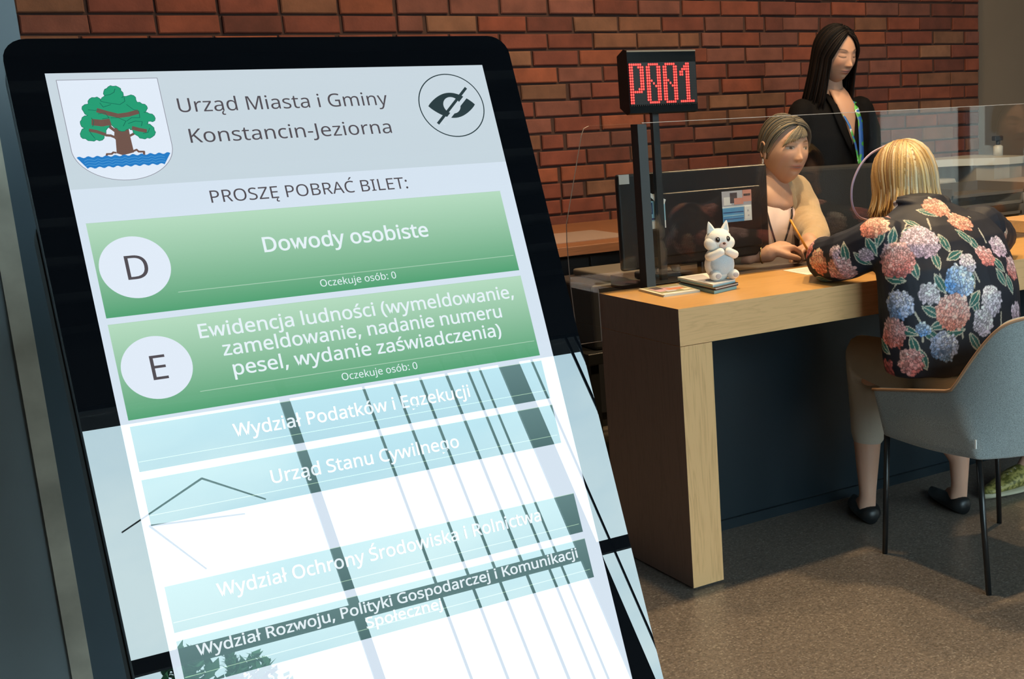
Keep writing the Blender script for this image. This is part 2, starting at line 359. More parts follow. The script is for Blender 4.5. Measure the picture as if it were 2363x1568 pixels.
# ================================================================ TICKET KIOSK
KP0 = Vector((.15234, 1.26144, 1.29959)); KU = Vector((0, .35822, .93364)); KN = Vector((0, -.93364, .35822))
KM = Matrix(((1, KU.x, KN.x, KP0.x), (0, KU.y, KN.y, KP0.y), (0, KU.z, KN.z, KP0.z), (0, 0, 0, 1)))
kiosk = thing('ticket_kiosk', (.352, 1.08, 0), 'tall black self-service queue ticket kiosk with a tilted glowing touchscreen', 'kiosk')
m_khouse = pm('kiosk_housing', (.018, .024, .034), .35, spec=.5)
m_kglass = display('kiosk_cover_glass')
def rrect(x0, y0, x1, y1, r, n=6):
    P = []
    for cx_, cy_, a0 in ((x1-r, y1-r, 0), (x0+r, y1-r, 90), (x0+r, y0+r, 180), (x1-r, y0+r, 270)):
        for k in range(n+1):
            a = math.radians(a0+90*k/n); P.append((cx_+r*math.cos(a), cy_+r*math.sin(a)))
    return P
mb = MB(); mb.prism(rrect(-.0285, -.80, .4285, .0320, .02), -.0035, 0, 0, KM); mb.build('cover_glass', m_kglass, kiosk)
mb = MB(); mb.prism(rrect(-.026, -.797, .426, .0295, .02), -.042, -.0036, 0, KM); mb.prism(rrect(-.027, -.797, .427, -.11, .02), -.070, -.0425, 1, KM); mb.build('housing', [m_khouse, pm('kiosk_side_grey', (.12, .12, .12), .5)], kiosk)
mb = MB(); mb.box((.252, 1.03, .02), (.452, 1.10, .62), bev=.006); mb.build('pedestal', m_khouse, kiosk)
mb = MB(); mb.box((.152, .88, 0), (.552, 1.28, .02), bev=.004); mb.build('base_plate', m_khouse, kiosk)
d_hdr = display('display_header', (.56, .66, .72), (.58, .67, .73)); d_low = display('display_white', (.66, .76, .86))
d_gt = display('display_green', (.085, .35, .17), (.46, .70, .52)); d_gd = display('display_dark_green', (.085, .165, .165), (.13, .235, .235))
d_wh = display('display_text_white', (.78, .88, .92)); d_tx = display('display_text_dark', (.085, .075, .085)); d_circ = display('display_circle', (.74, .82, .92))
d_tree = display('display_tree_green', (.02, .33, .17)); d_tdk = display('display_tree_outline', (.01, .14, .09)); d_tr = display('display_trunk', (.16, .09, .07)); d_bl = display('display_blue', (.02, .20, .55)); d_line = display('display_line', (.25, .25, .30)); d_eye = display('display_icon', (.025, .045, .05)); d_ll = display('display_rule', (.40, .62, .46)); d_bl2 = display('display_wave', (.10, .36, .68))
L0 = .00015
def ui(mb, pts, lay, mi, c=(1, 1, 1)): mb.flat([(x, -y) for x, y in pts][::-1] if area2([(x, -y) for x, y in pts]) < 0 else [(x, -y) for x, y in pts], lay*L0, mi, KM, c)
def area2(P): return sum(P[i][0]*P[(i+1) % len(P)][1]-P[(i+1) % len(P)][0]*P[i][1] for i in range(len(P)))
def uirect(mb, x0, y0, x1, y1, lay, mi, grad=False):
    c = [(0, 0, 0), (0, 0, 0), (1, 1, 1), (1, 1, 1)] if grad else (1, 1, 1)
    mb.add([(x0, -y1, lay*L0), (x1, -y1, lay*L0), (x1, -y0, lay*L0), (x0, -y0, lay*L0)], [(0, 1, 2, 3)], mi, c, False, KM)
def uitext(mb, s, x0, x1, base, size, lay, mi, bold=0):
    V, F = textmesh(s, (x1-x0) if x1 else None, size, 'CENTER', bold)
    ox = (x0+x1)/2 if x1 else x0
    mb.add([(v.x+ox, v.y-base, lay*L0) for v in V], F, mi, (1, 1, 1), False, KM)
def stroke(mb, P, wd, lay, mi):
    for a, b in zip(P[:-1], P[1:]):
        d = Vector((b[0]-a[0], b[1]-a[1])); 
        if d.length < 1e-7: continue
        d.normalize(); n = Vector((-d.y, d.x))*wd/2; e = d*wd*.3
        ui(mb, [(a[0]+n.x-e.x, a[1]+n.y-e.y), (b[0]+n.x+e.x, b[1]+n.y+e.y), (b[0]-n.x+e.x, b[1]-n.y+e.y), (a[0]-n.x-e.x, a[1]-n.y-e.y)], lay, mi)
mb = MB(); uirect(mb, 0, 0, .3955, .1055, 1, 0, True); uirect(mb, 0, .1055, .3955, .711, 1, 1); scr = mb.build('screen', [d_hdr, d_low], kiosk)
scr['label'] = 'glowing touchscreen with green ticket buttons'
mb = MB(); uitext(mb, 'Urząd Miasta i Gminy', .099, .289, .0395, .0182, 2, 0); uitext(mb, 'Konstancin-Jeziorna', .103, .286, .0688, .0182, 2, 0); mb.build('heading_text', d_tx, scr)
mb = MB(); uitext(mb, 'PROSZĘ POBRAĆ BILET:', .109, .289, .1262, .0158, 2, 0); mb.build('instruction_text', d_tx, scr)
# coat of arms, traced in a local frame of the shield
def cz(x, y): return (.007+((x-140)-.215*(y-180))/15312., .006+((y-180)+.028*(x-140))/13050.)
mb = MB()
arc = [(.0075, .0065), (.0870, .0065), (.0870, .0700)]+[(.0472+.0398*math.cos(a), .0700+.0300*math.sin(a)) for a in [math.pi*k/28 for k in range(29)]]+[(.0075, .0700), (.0075, .0065)]
ui(mb, arc[:-1], 2, 0); stroke(mb, arc, .0005, 3, 1)
trunk = [cz(*p) for p in [(835, 740), (1000, 740), (1020, 850), (1068, 1055), (1000, 1072), (930, 1085), (860, 1062), (848, 900), (830, 880)]]
ui(mb, trunk, 4, 2)
for P, wd in (([(860, 880), (790, 850), (735, 845)], .0022), ([(850, 800), (790, 755), (750, 700)], .0026), ([(1010, 860), (1060, 835), (1100, 800)], .0020), ([(850, 1055), (820, 1050), (800, 1068), (745, 1068), (740, 1085)], .0016), ([(1060, 1040), (1100, 1025), (1125, 1048), (1190, 1050), (1190, 1080)], .0017)): stroke(mb, [cz(*q) for q in P], wd, 4, 2)
crown = [(815, 255), (890, 270), (915, 310), (945, 365), (920, 395), (1000, 370), (1070, 370), (1110, 450), (1170, 470), (1230, 500), (1225, 550), (1190, 575), (1260, 590), (1320, 620), (1325, 680), (1240, 690), (1230, 715), (1290, 740), (1335, 820), (1290, 880), (1170, 895), (1090, 850), (1050, 790), (1010, 765), (985, 780), (920, 805), (860, 765), (780, 720), (735, 790), (715, 850), (690, 905), (620, 900), (560, 912), (490, 885), (435, 860), (440, 790), (475, 760), (430, 710), (450, 630), (515, 610), (465, 560), (450, 500), (520, 470), (535, 410), (600, 393), (650, 398), (665, 430), (715, 375), (705, 320), (760, 262)]
def scallop(P, k=4, amp=9):
    R = []
    for a, b in zip(P, P[1:]+P[:1]):
        dx, dy = b[0]-a[0], b[1]-a[1]; L = math.hypot(dx, dy); n = max(2, int(L/26))
        for i in range(n):
            t = i/n; s_ = amp if i % 2 else -2; R.append((a[0]+dx*t+dy/L*s_, a[1]+dy*t-dx/L*s_))
    return R
def tess(mb, P, lay, mi):
    from mathutils.geometry import tessellate_polygon
    T = tessellate_polygon([[Vector((x, -y, 0)) for x, y in P]])
    V = [(x, -y, lay*L0) for x, y in P]; F = []
    for t in T:
        q = [V[i] for i in t]; ar = (q[1][0]-q[0][0])*(q[2][1]-q[0][1])-(q[2][0]-q[0][0])*(q[1][1]-q[0][1])
        F.append(tuple(t) if ar > 0 else tuple(t)[::-1])
    mb.add(V, F, mi, (1, 1, 1), False, KM)
cs = [cz(*p) for p in scallop(crown)]; tess(mb, cs, 5, 3); stroke(mb, cs+cs[:1], .0004, 6, 4)
for P, wd in (([(640, 550), (760, 585), (880, 615), (1000, 600), (1110, 570)], .0040), ([(590, 690), (680, 700), (760, 690)], .0060), ([(545, 785), (620, 800), (720, 835)], .0028), ([(1060, 765), (1130, 785), (1210, 800)], .0034)): stroke(mb, [cz(*q) for q in P], wd, 6, 2)
for P in ([(720, 370), (780, 360), (830, 330), (840, 290)], [(670, 440), (760, 460), (900, 480), (960, 440), (950, 390)], [(660, 460), (700, 510), (790, 480)], [(520, 540), (600, 550), (650, 540)], [(980, 480), (1060, 540), (1130, 560), (1140, 640), (1040, 640), (980, 680)], [(640, 590), (720, 580), (770, 640), (690, 650)], [(1160, 740), (1170, 690), (1090, 680), (1000, 710)], [(560, 640), (590, 680), (575, 740)], [(530, 780), (560, 830), (600, 880)], [(790, 640), (880, 640), (970, 680), (940, 740)], [(1180, 830), (1240, 820), (1260, 770)]):
    stroke(mb, [cz(*q) for q in P], .0005, 7, 4)
def inshield(u, v): return u > .0078 and u < .0867 and (v < .07 or ((u-.0472)/.0395)**2+((v-.07)/.0297)**2 < 1)
top, bot = [], []
for k in range(61):
    u = .0076+.0792*k/60; vt = .0772+.00075*math.sin(u*900); vb = .0872+.00075*math.sin(u*900)
    if inshield(u, vt): top.append((u, vt))
    if inshield(u, vb): bot.append((u, vb))
tess(mb, top+bot[::-1], 4, 5)
for q in (.0028, .0052, .0076): stroke(mb, [(u, v+q) for u, v in top[4:-4:2]], .00035, 5, 6)
mb.build('coat_of_arms', [d_circ, d_line, d_tr, d_tree, d_tdk, d_bl, d_bl2], scr)
# crossed-out eye icon
mb = MB(); cx_, cy_ = .3528, .0427; ring = [(cx_+.0333*math.cos(2*math.pi*k/64), cy_+.0333*math.sin(2*math.pi*k/64)) for k in range(65)]
stroke(mb, ring, .0011, 3, 0)
lens = [(cx_-.0245+.049*k/24, cy_-.0135*math.sin(math.pi*k/24)**.85) for k in range(25)]+[(cx_+.0245-.049*k/24, cy_+.0135*math.sin(math.pi*k/24)**.85) for k in range(1, 24)]
ui(mb, lens, 3, 0); ui(mb, [(cx_+.0088*math.cos(2*math.pi*k/40), cy_+.0088*math.sin(2*math.pi*k/40)) for k in range(40)], 4, 1)
stroke(mb, [(cx_-.012, cy_+.0185), (cx_+.0215, cy_-.0135)], .0035, 5, 1)
stroke(mb, [(cx_-.0185, cy_+.0185), (cx_+.0185, cy_-.0175)], .0028, 6, 0)
mb.build('crossed_eye_icon', [d_eye, d_hdr], scr)
M6 = [d_gt, d_wh, d_circ, d_tx, d_ll, d_gd]
def button(v0, v1, big, letter=None):
    mb = MB(); uirect(mb, .0065, v0, .3815, v1, 2, 0 if big else 5, True)
    stroke(mb, [(.0065, v0), (.3815, v0)], .0004, 3, 4)
    if letter:
        cyy = (v0+v1)/2; ui(mb, [(.0368+.0278*math.cos(2*math.pi*k/64), cyy+.0278*math.sin(2*math.pi*k/64)) for k in range(64)], 3, 2)
        uitext(mb, letter, .0375, None, cyy+.0108, .0295, 4, 3); stroke(mb, [(.066, v0+.0685), (.379, v0+.0685)], .0006, 3, 4)
        uitext(mb, 'Oczekuje osób: 0', .186, .257, v0+.0783, .0092, 4, 1)
    else: stroke(mb, [(.0075, v1-.0085), (.379, v1-.0085)], .0005, 3, 4)
    return mb
mb = button(.1365, .2210, True, 'D'); uitext(mb, 'Dowody osobiste', .144, .298, .1765, .0190, 4, 1, .0003); mb.build('ticket_button', M6, scr)
mb = button(.2270, .3110, True, 'E')
for s_, a, b, v in (('Ewidencja ludności (wymeldowanie,', .075, .369, .2485), ('zameldowanie, nadanie numeru', .091, .352, .2668), ('pesel, wydanie zaświadczenia)', .096, .347, .2855)): uitext(mb, s_, a, b, v, .0172, 4, 1, .0002)
mb.build('ticket_button', M6, scr)
for v0, lines in ((.3165, (('Wydział Podatków i Egzekucji', .085, .301, .3405),)), (.3630, (('Urząd Stanu Cywilnego', .107, .279, .3870),)), (.4550, (('Wydział Ochrony Środowiska i Rolnictwa', .045, .342, .4740),)), (.5015, (('Wydział Rozwoju, Polityki Gospodarczej i Komunikacji', .020, .370, .5180), ('Społecznej', .158, .228, .5320)))):
    mb = button(v0, v0+.0395, False)
    for s_, a, b, v in lines: uitext(mb, s_, a, b, v, .0160 if len(lines) == 1 else .0128, 4, 1, .0002)
    mb.build('ticket_button', M6, scr)
# ================================================================ RECEPTION DESK
m_oakx = wood('oak_along', (.80, .46, .21), (.68, .38, .165), 0); m_oakz = wood('oak_upright', (.78, .46, .21), (.62, .35, .15), 2); m_oaks = wood('oak_shaded_side', (.20, .125, .095), (.16, .098, .074), 2, .45)  # side material: the same oak with the end face's shade in its colour
m_oakt = wood('oak_top', (.60, .34, .11), (.50, .27, .08), 0, .33)
m_navy = pm('dark_blue_panel', (.010, .018, .024), .38, spec=.4)
desk = thing('reception_desk', (2.78, 2.86, 0), 'long oak veneered reception counter with thick top and dark recessed front panel', 'desk')
X0, X1, Y0, Y1, ZT, ZB = 1.611, 3.95, 2.658, 3.068, .75, .655
def sidebox(mb, a, b, bev=.0012):   # separate material on the end faces (same oak, darkened for shade)
    mb.box(a, b, 0)
mb = MB(); mb.add([(X0, Y0, ZT), (X1, Y0, ZT), (X1, Y1, ZT), (X0, Y1, ZT)], [(0, 1, 2, 3)], 1)
mb.add([(X0, Y0, ZB), (X1, Y0, ZB), (X1, Y1, ZB), (X0, Y1, ZB), (X0, Y0, ZT), (X1, Y0, ZT), (X1, Y1, ZT), (X0, Y1, ZT)], [(0, 3, 2, 1), (0, 1, 5, 4), (1, 2, 6, 5), (2, 3, 7, 6)], 0)
mb.add([(X0, Y0, ZB), (X0, Y0, ZT), (X0, Y1, ZT), (X0, Y1, ZB)], [(0, 1, 2, 3)], 2)
mb.build('counter_top', [m_oakx, m_oakt, m_oaks], desk)
for xa, xb in ((X0, X0+.0935), (X1-.0935, X1)):
    mb = MB(); z_ = ZB-.0015
    mb.add([(xa, Y0, .006), (xb, Y0, .006), (xb, Y1, .006), (xa, Y1, .006), (xa, Y0, z_), (xb, Y0, z_), (xb, Y1, z_), (xa, Y1, z_)], [(0, 3, 2, 1), (4, 5, 6, 7), (0, 1, 5, 4), (1, 2, 6, 5), (2, 3, 7, 6)], 0)
    mb.add([(xa, Y0, .006), (xa, Y0, z_), (xa, Y1, z_), (xa, Y1, .006)], [(0, 1, 2, 3)], 1)
    mb.box((xa+.01, Y0+.01, 0), (xb-.01, Y1-.01, .006), 2); mb.build('side_panel', [m_oakz, m_oaks, m_navy], desk)
mb = MB(); mb.box((X0+.0935, 3.012, .03), (X1-.0935, 3.030, ZB)); mb.build('front_panel', m_navy, desk)
mb = MB(); mb.box((X0+.0935, 3.0, 0), (X1-.0935, 3.030, .03)); mb.build('plinth', m_navy, desk)
# acrylic guard
m_acr = thin_glass('clear_acrylic', (.97, .98, .975), 1.49); m_acre = pm('acrylic_edge', (.55, .5, .46), .25); m_post = pm('grey_post_face', (.035, .045, .05), .45); m_blk = pm('satin_black', (.012, .013, .014), .4)
g = thing('acrylic_screen', (2.6, 3.05, .75), 'clear acrylic protective screen standing along the back of the reception counter', 'screen')
mb = MB(); mb.box((1.735, 3.020, .75), (1.763, 3.055, 1.201), 0); mb.box((1.7352, 3.0185, .75), (1.7628, 3.020, 1.201), 1); mb.build('post', [m_blk, m_post], g)
mb = MB(); mb.box((3.86, 3.020, .75), (3.888, 3.055, 1.201), 0); mb.build('post', [m_blk], g)
mb = MB(); mb.box((1.764, 3.044, .765), (3.86, 3.050, 1.203)); mb.box((1.764, 3.0438, 1.203), (3.86, 3.0502, 1.2045), 1); mb.build('clear_pane', [m_acr, m_acre], g)
P = [(1.734, 1.203), (1.605, 1.203), (1.590, 1.197), (1.582, 1.18), (1.520, .95), (1.517, .90), (1.518, .79), (1.528, .62), (1.60, .62), (1.60, .765), (1.734, .765)]
mb = MB(); n = len(P); mb.add([(x, 3.044, z) for x, z in P]+[(x, 3.049, z) for x, z in P], [list(range(n)), list(range(n, 2*n))[::-1]], 0)
mb.add([(x, 3.044, z) for x, z in P]+[(x, 3.049, z) for x, z in P], [(i, n+i, n+(i+1) % n, (i+1) % n) for i in range(n-2)], 1); mb.build('side_wing', [m_acr, m_acre], g)
# ---------------------------------------------------------------- officer's worktop, sign, monitor
m_wt = pm('dark_worktop', (.05, .04, .036), .45)
t = thing('worktop', (2.8, 3.35, 0), 'dark worktop behind the reception counter where the clerk works', 'desk')
mb = MB(); mb.box((1.855, 3.075, .70), (3.90, 3.45, .74), bev=.003); mb.build('table_top', m_wt, t)
for x in (1.88, 3.82):
    for y in (3.10, 3.38): mb = MB(); mb.box((x, y, 0), (x+.04, y+.04, .70)); mb.build('leg', m_blk, t)
m_led = pm('lit_red_led', (.3, .01, .01), .4, emis=((1, .025, .018), 1.7)); m_ledc = pm('led_core', (.5, .1, .08), .4, emis=((1, .20, .15), 1.3)); m_off = pm('unlit_led', (.035, .018, .012), .5)
m_gloss = pm('gloss_black_plastic', (.010, .012, .013), .12, spec=.6); m_rim = pm('pale_metal_edge', (.30, .24, .17), .4)
m_signf = pm('led_panel_black', (.012, .011, .010), .3)
s_ = thing('queue_number_display', (1.862, 3.15, .74), 'black box display on a pole showing P001 in red dots', 'sign')
mb = MB(); prof = [(3.10, 1.2295), (3.10, 1.398), (3.118, 1.402), (3.155, 1.385), (3.155, 1.245), (3.118, 1.2255)]
mb.add([(1.762, y, z) for y, z in prof]+[(1.980, y, z) for y, z in prof], [list(range(6)), list(range(6, 12))[::-1]]+[(i, 6+i, 6+(i+1) % 6, (i+1) % 6) for i in range(6)], 0)
mb.box((1.762, 3.0985, 1.3945), (1.980, 3.10, 1.3985), 1); mb.build('case', [m_gloss, m_rim], s_)
mb = MB(); mb.box((1.765, 3.0978, 1.2525), (1.978, 3.0995, 1.366)); pan = mb.build('led_panel', m_signf, s_)
G = {'P': ["1111110", "1100111", "1100011", "1100011", "1100011", "1100011", "1100011", "1100011", "1100011", "1100111", "1111110", "1100000", "1100000", "1100000", "1100000"],
     '0': ["0111110", "1100011", "1100011", "1100011", "1100011", "1100011", "1110011", "1101011", "1100111", "1100011", "1100011", "1100011", "1100011", "1100011", "0111110"],
     '1': ["0001100", "0011100", "0111100", "1101100", "1101100", "0001100", "0001100", "0001100", "0001100", "0001100", "0001100", "0001100", "0001100", "0001100", "1111111"]}
mb = MB(); mo = MB(); px = .00662; pz = .00735
def dot(m, x, z, r, rz, y, mi=0): m.add([(x+r*math.cos(a), y, z+rz*math.sin(a)) for a in [math.pi*2*k/8 for k in range(8)]], [list(range(8))], mi)
lit = set()
for ci, ch in enumerate('P001'):
    for r in range(15):
        for k in range(7):
            if G[ch][r][k] == '1': lit.add((ci*8+k, r))
for c_ in range(32):
    for r in range(16):
        x = 1.7675+c_*px; z = 1.3605-r*pz
        if (c_, r) in lit: dot(mb, x, z, .0031, .0034, 3.0974, 0); dot(mb, x, z, .0012, .0018, 3.0971, 1)
        else: dot(mo, x, z, .0014, .0016, 3.0974)
mb.build('lit_digits', [m_led, m_ledc], pan); mo.build('unlit_dots', m_off, pan)
mb = MB(); mb.box((1.852, 3.135, .752), (1.872, 3.150, 1.2295)); mb.build('pole', m_blk, s_)
mb = MB(); mb.box((1.80, 3.085, .74), (1.925, 3.195, .752), bev=.002); mb.build('base', m_blk, s_)
# monitor seen from behind
m_mon = pm('monitor_back', (.014, .011, .011), .28, spec=.5)
mo_ = thing('computer_monitor', (2.03, 3.18, .74), 'large black monitor seen from behind with two leaflets stuck on its back', 'monitor')
mb = MB(); MR = Matrix.Translation((2.005, 3.172, .068)) @ Matrix.Scale(.9457, 4)
mb.box((-.271, 0, .758), (.271, .022, 1.050), 0, .008, MR); mb.box((-.20, -.012, .79), (.235, .004, .985), 0, .005, MR); mb.build('panel', m_mon, mo_)
mb = MB(); mb.box((.02, .022, .718), (.07, .05, .95), 0, .004, MR); mb.build('neck', m_mon, mo_)
mb = MB(); mb.box((1.975, 3.16, .74), (2.125, 3.30, .750), 0, .003); mb.build('foot', m_mon, mo_)
m_paper = pm('white_paper', (.72, .70, .66), .8); m_pb = pm('print_blue', (.10, .30, .52), .7); m_pn = pm('print_navy', (.02, .05, .16), .7); m_ps = pm('print_salmon', (.62, .27, .20), .7); m_pc = pm('print_pale_blue', (.30, .52, .62), .7); m_pk = pm('print_dark', (.07, .05, .05), .7); m_pg = pm('print_grey', (.45, .43, .45), .7)
def card(name, mats, parts, M, parent=None, lab=None, cat=None, org=None):
    mb = MB()
    for i, (x0, y0, x1, y1, mi) in enumerate(parts):
        d = .0006+.00025*i; mb.box((x0, -d, y0), (x1, 0, y1), mi, 0, M)
    o = mb.build(name, mats, parent, org); 
    if lab: tag(o, lab, cat)
    return o
pp = [m_paper, m_pb, m_pn, m_ps, m_pc, m_pk, m_pg]
M1 = Matrix.Translation((0, 3.1602, .068)) @ Matrix.Scale(.9457, 4)
card('leaflet', pp, [(2.205, .876, 2.316, .974, 0), (2.205, .926, 2.316, .974, 6), (2.212, .93, 2.24, .955, 0), (2.235, .935, 2.262, .968, 5), (2.250, .93, 2.285, .95, 3), (2.283, .937, 2.316, .974, 3), (2.286, .955, 2.312, .962, 5), (2.205, .876, 2.285, .921, 1), (2.207, .905, 2.283, .908, 2), (2.207, .895, 2.283, .898, 4), (2.207, .885, 2.283, .887, 2), (2.287, .882, 2.314, .922, 0), (2.297, .905, 2.303, .911, 6), (2.299, .89, 2.304, .895, 6)], M1, None, 'leaflet with a photo and blue text block, right one of two on the monitor back', 'leaflet', (2.137, 3.16, .896))
o = card('leaflet', pp, [(1.93, .880, 1.999, .965, 4), (1.93, .880, 1.999, .903, 0), (1.936, .925, 1.955, .96, 2), (1.940, .93, 1.951, .952, 0), (1.965, .935, 1.985, .955, 2), (1.943, .907, 1.962, .913, 2), (1.978, .888, 1.990, .895, 6)], M1, None, 'pale blue leaflet with curled corner, left one of two on the monitor back', 'leaflet', (1.858, 3.16, .90))
mb = MB(); cp = [(x*.9457, y-.180, z*.9457+.068) for x, y, z in [(1.930, 3.339, .998), (1.9995, 3.334, .966), (1.990, 3.328, .953), (1.974, 3.327, .952), (1.960, 3.330, .962), (1.945, 3.335, .980)]]
mb.add(cp+[(x, y+.0006, z) for x, y, z in cp], [tuple(range(6)), tuple(range(6, 12))[::-1]]+[(k, 6+k, 6+(k+1) % 6, (k+1) % 6) for k in range(6)], 0); cu_ = mb.build('curled_corner', m_paper, o, org=(1.858, 3.16, .90))
mb = MB(); mb.box((1.7525, 3.1700, 1.0335), (1.785, 3.1717, 1.0605)); tag(mb.build('sticker', m_paper, None, (1.768, 3.17, 1.033)), 'blank white sticker on the upper left corner of the monitor back', 'sticker')
# ---------------------------------------------------------------- things on the counter
m_mg = [m_paper, pm('cover_olive', (.30, .28, .15), .5), pm('cover_pink', (.55, .33, .36), .5), pm('cover_orange', (.55, .20, .10), .5), m_pk, pm('cover_cream', (.72, .66, .48), .5), m_pg]
def quadmap(Q4):
    Q4 = [Vector(q) for q in Q4]
    def f(u, v): return tuple((Q4[0]*(1-u)+Q4[1]*u)*(1-v)+(Q4[3]*(1-u)+Q4[2]*u)*v)
    return f
mb = MB(); fm = quadmap([(1.689, 2.858), (1.804, 2.858), (1.828, 3.015), (1.705, 3.015)])
for k in range(4):
    e_ = .012*k; mb.prism([fm(e_, 0), fm(1, e_*.5), fm(1-e_, 1), fm(0, 1-e_)], .7502+.0014*k, .7502+.0014*k+.0012, 0 if k % 2 else 5)
for i_, (u0, v0, u1, v1, mi) in enumerate([(0, 0, 1, 1, 5), (.08, .18, .95, .98, 1), (.14, .35, .6, .8, 2), (.45, .4, .85, .62, 3), (.2, .62, .42, .92, 4), (.6, .62, .92, .9, 6), (.05, .03, .95, .13, 0), (.5, .75, .9, .95, 1), (.3, .25, .55, .4, 6), (.7, .2, .9, .38, 5)]):
    mb.prism([fm(u0, v0), fm(u1, v0), fm(u1, v1), fm(u0, v1)], .7559+.00012*i_, .7561+.00012*i_, mi)
tag(mb.build('magazine', m_mg, None, (1.80, 2.975, .75)), 'flat colourful magazine at the left end of the oak counter', 'magazine')
m_teal2 = pm('teal_paper_edge', (.30, .50, .50), .6)
Q = [(1.810, 2.800), (1.905, 2.835), (1.925, 3.010), (1.828, 3.005)]
for k in range(3):
    mb = MB(); d_ = [(0, 0), (.003, -.004), (-.002, .002)][k]; zb_ = .7502+.0066*0+.0087*k+.0003
    for q_ in range(4): mb.prism([(x+d_[0]+.0006*(q_ % 2), y+d_[1]) for x, y in Q], zb_+.0021*q_, zb_+.0021*q_+.0019, [[1, 1, 1, 1], [3, 3, 0, 3], [1, 2, 0, 0]][k][q_])
    if k == 2:
        mb.prism([(1.820, 2.86), (1.860, 2.88), (1.90, 2.995), (1.835, 2.995)], zb_+.0083, zb_+.0085, 4)
        for u_ in range(5): mb.prism([(1.822+.017*u_, 2.815+.006*u_), (1.834+.017*u_, 2.819+.006*u_), (1.835+.017*u_, 2.832+.006*u_), (1.823+.017*u_, 2.828+.006*u_)], zb_+.0083, zb_+.0085, 4)
    tag(mb.build('booklet', [m_paper, m_teal2, m_pc, m_pk, m_pg], None, (1.86, 2.90, zb_)), ['teal edged booklet, lowest of the three under the white plush toy', 'dark edged booklet, middle one of the three under the white plush toy', 'white covered booklet, topmost of the three under the white plush toy'][k], 'booklet', 'booklets under the plush toy')
mb = MB(); mb.prism([(2.205, 3.035), (2.19, 2.895), (2.33, 2.885), (2.345, 3.035)], .7502, .7508)
for k in range(5): mb.box((2.22, 2.93+.018*k, .7508), (2.32-.02*(k % 3), 2.933+.018*k, .75095), 1)
tag(mb.build('document', [m_paper, m_pg], None, (2.27, 2.96, .75)), 'sheet of white paper on the counter beside the blonde visitor elbow', 'paper')
# plush
m_pl = pm('white_plush', (.88, .85, .79), .95, sheen=.4, bump=.45, bscale=700); m_plb = pm('pale_blue_plush', (.55, .64, .70), .95, sheen=.5, bump=.8, bscale=420); m_pe = pm('glossy_black_eye', (.01, .008, .01), .08); m_pr = pm('grey_eye_ring', (.35, .33, .36), .5); m_nose = pm('brown_nose', (.10, .035, .025), .4); m_mu = pm('pink_muzzle', (.74, .56, .50), .9, sheen=.4)
pl = thing('plush_husky', (1.878, 2.872, .777), 'small white plush husky toy with pointed ears sitting on leaflets', 'plush toy')
PM = Matrix.Translation((1.878, 2.872, .777)) @ Matrix.Rotation(math.radians(-8), 4, 'Z')
mb = MB(); mb.ell((0, 0, .040), (.042, .034, .043), 0, PM); mb.ell((0, 0, .064), (.036, .030, .030), 0, PM); bod = mb.build('body', m_pl, pl)
mb = MB(); mb.ell((0, -.012, .042), (.036, .030, .032), 0, PM); mb.build('belly', m_plb, pl)
hd = MB(); hd.ell((0, 0, .107), (.037, .033, .032), 0, PM); hd.ell((-.021, -.006, .099), (.023, .021, .020), 0, PM); hd.ell((.021, -.006, .099), (.023, .021, .020), 0, PM); hd.ell((0, -.022, .097), (.014, .014, .011), 1, PM); hdo = hd.build('head', [m_pl, m_mu], pl)
for sx in (-1, 1):
    mb = MB(); RR = Matrix.Rotation(sx*math.radians(14), 3, 'Y')
    V = []; F = []
    for j in range(7):
        t = j/6; rr = .0135*(1-t)**.75+.0006
        for k in range(12):
            a = 2*math.pi*k/12; V.append(Vector((rr*math.cos(a), rr*.5*math.sin(a), .030*t)))
    V = [RR @ v+Vector((sx*.0195, 0, .130)) for v in V]
    for j in range(6):
        for k in range(12): F.append((j*12+k, j*12+(k+1) % 12, (j+1)*12+(k+1) % 12, (j+1)*12+k))
    mb.add(V, F, 0, (1, 1, 1), True, PM)
    mb.add([RR @ Vector(q)+Vector((sx*.0195, -.0066, .130)) for q in ((-.007, 0, .004), (.007, 0, .004), (0, .004, .023))], [(0, 1, 2)], 1, (1, 1, 1), False, PM); mb.build('ear', [m_pl, m_plb], pl)
    mb = MB(); mb.ell((sx*.0145, -.0255, .111), (.0078, .0065, .0092), 1, PM); mb.ell((sx*.0148, -.0292, .111), (.0060, .0045, .0074), 0, PM); mb.ell((sx*.0148-.0018, -.0332, .1138), .0016, 2, PM); mb.build('eye', [m_pe, m_pr, m_paper], hdo)
    mb = MB(); mb.tube([(sx*.032, -.008, .066), (sx*.033, -.026, .067), (sx*.012, -.036, .078)], [.013, .012, .011], 0, 12, PM, rnd=True); mb.build('arm', m_pl, pl)
    mb = MB(); mb.ell((sx*.026, -.026, .014), (.016, .022, .014), 0, PM); mb.ell((sx*.026, -.0445, .014), (.008, .004, .007), 1, PM); mb.build('leg', [m_pl, m_pg], pl)
mb = MB(); mb.ell((0, -.0365, .1005), (.0042, .003, .0034), 0, PM); mb.build('nose', m_nose, hdo)
#%%PART3

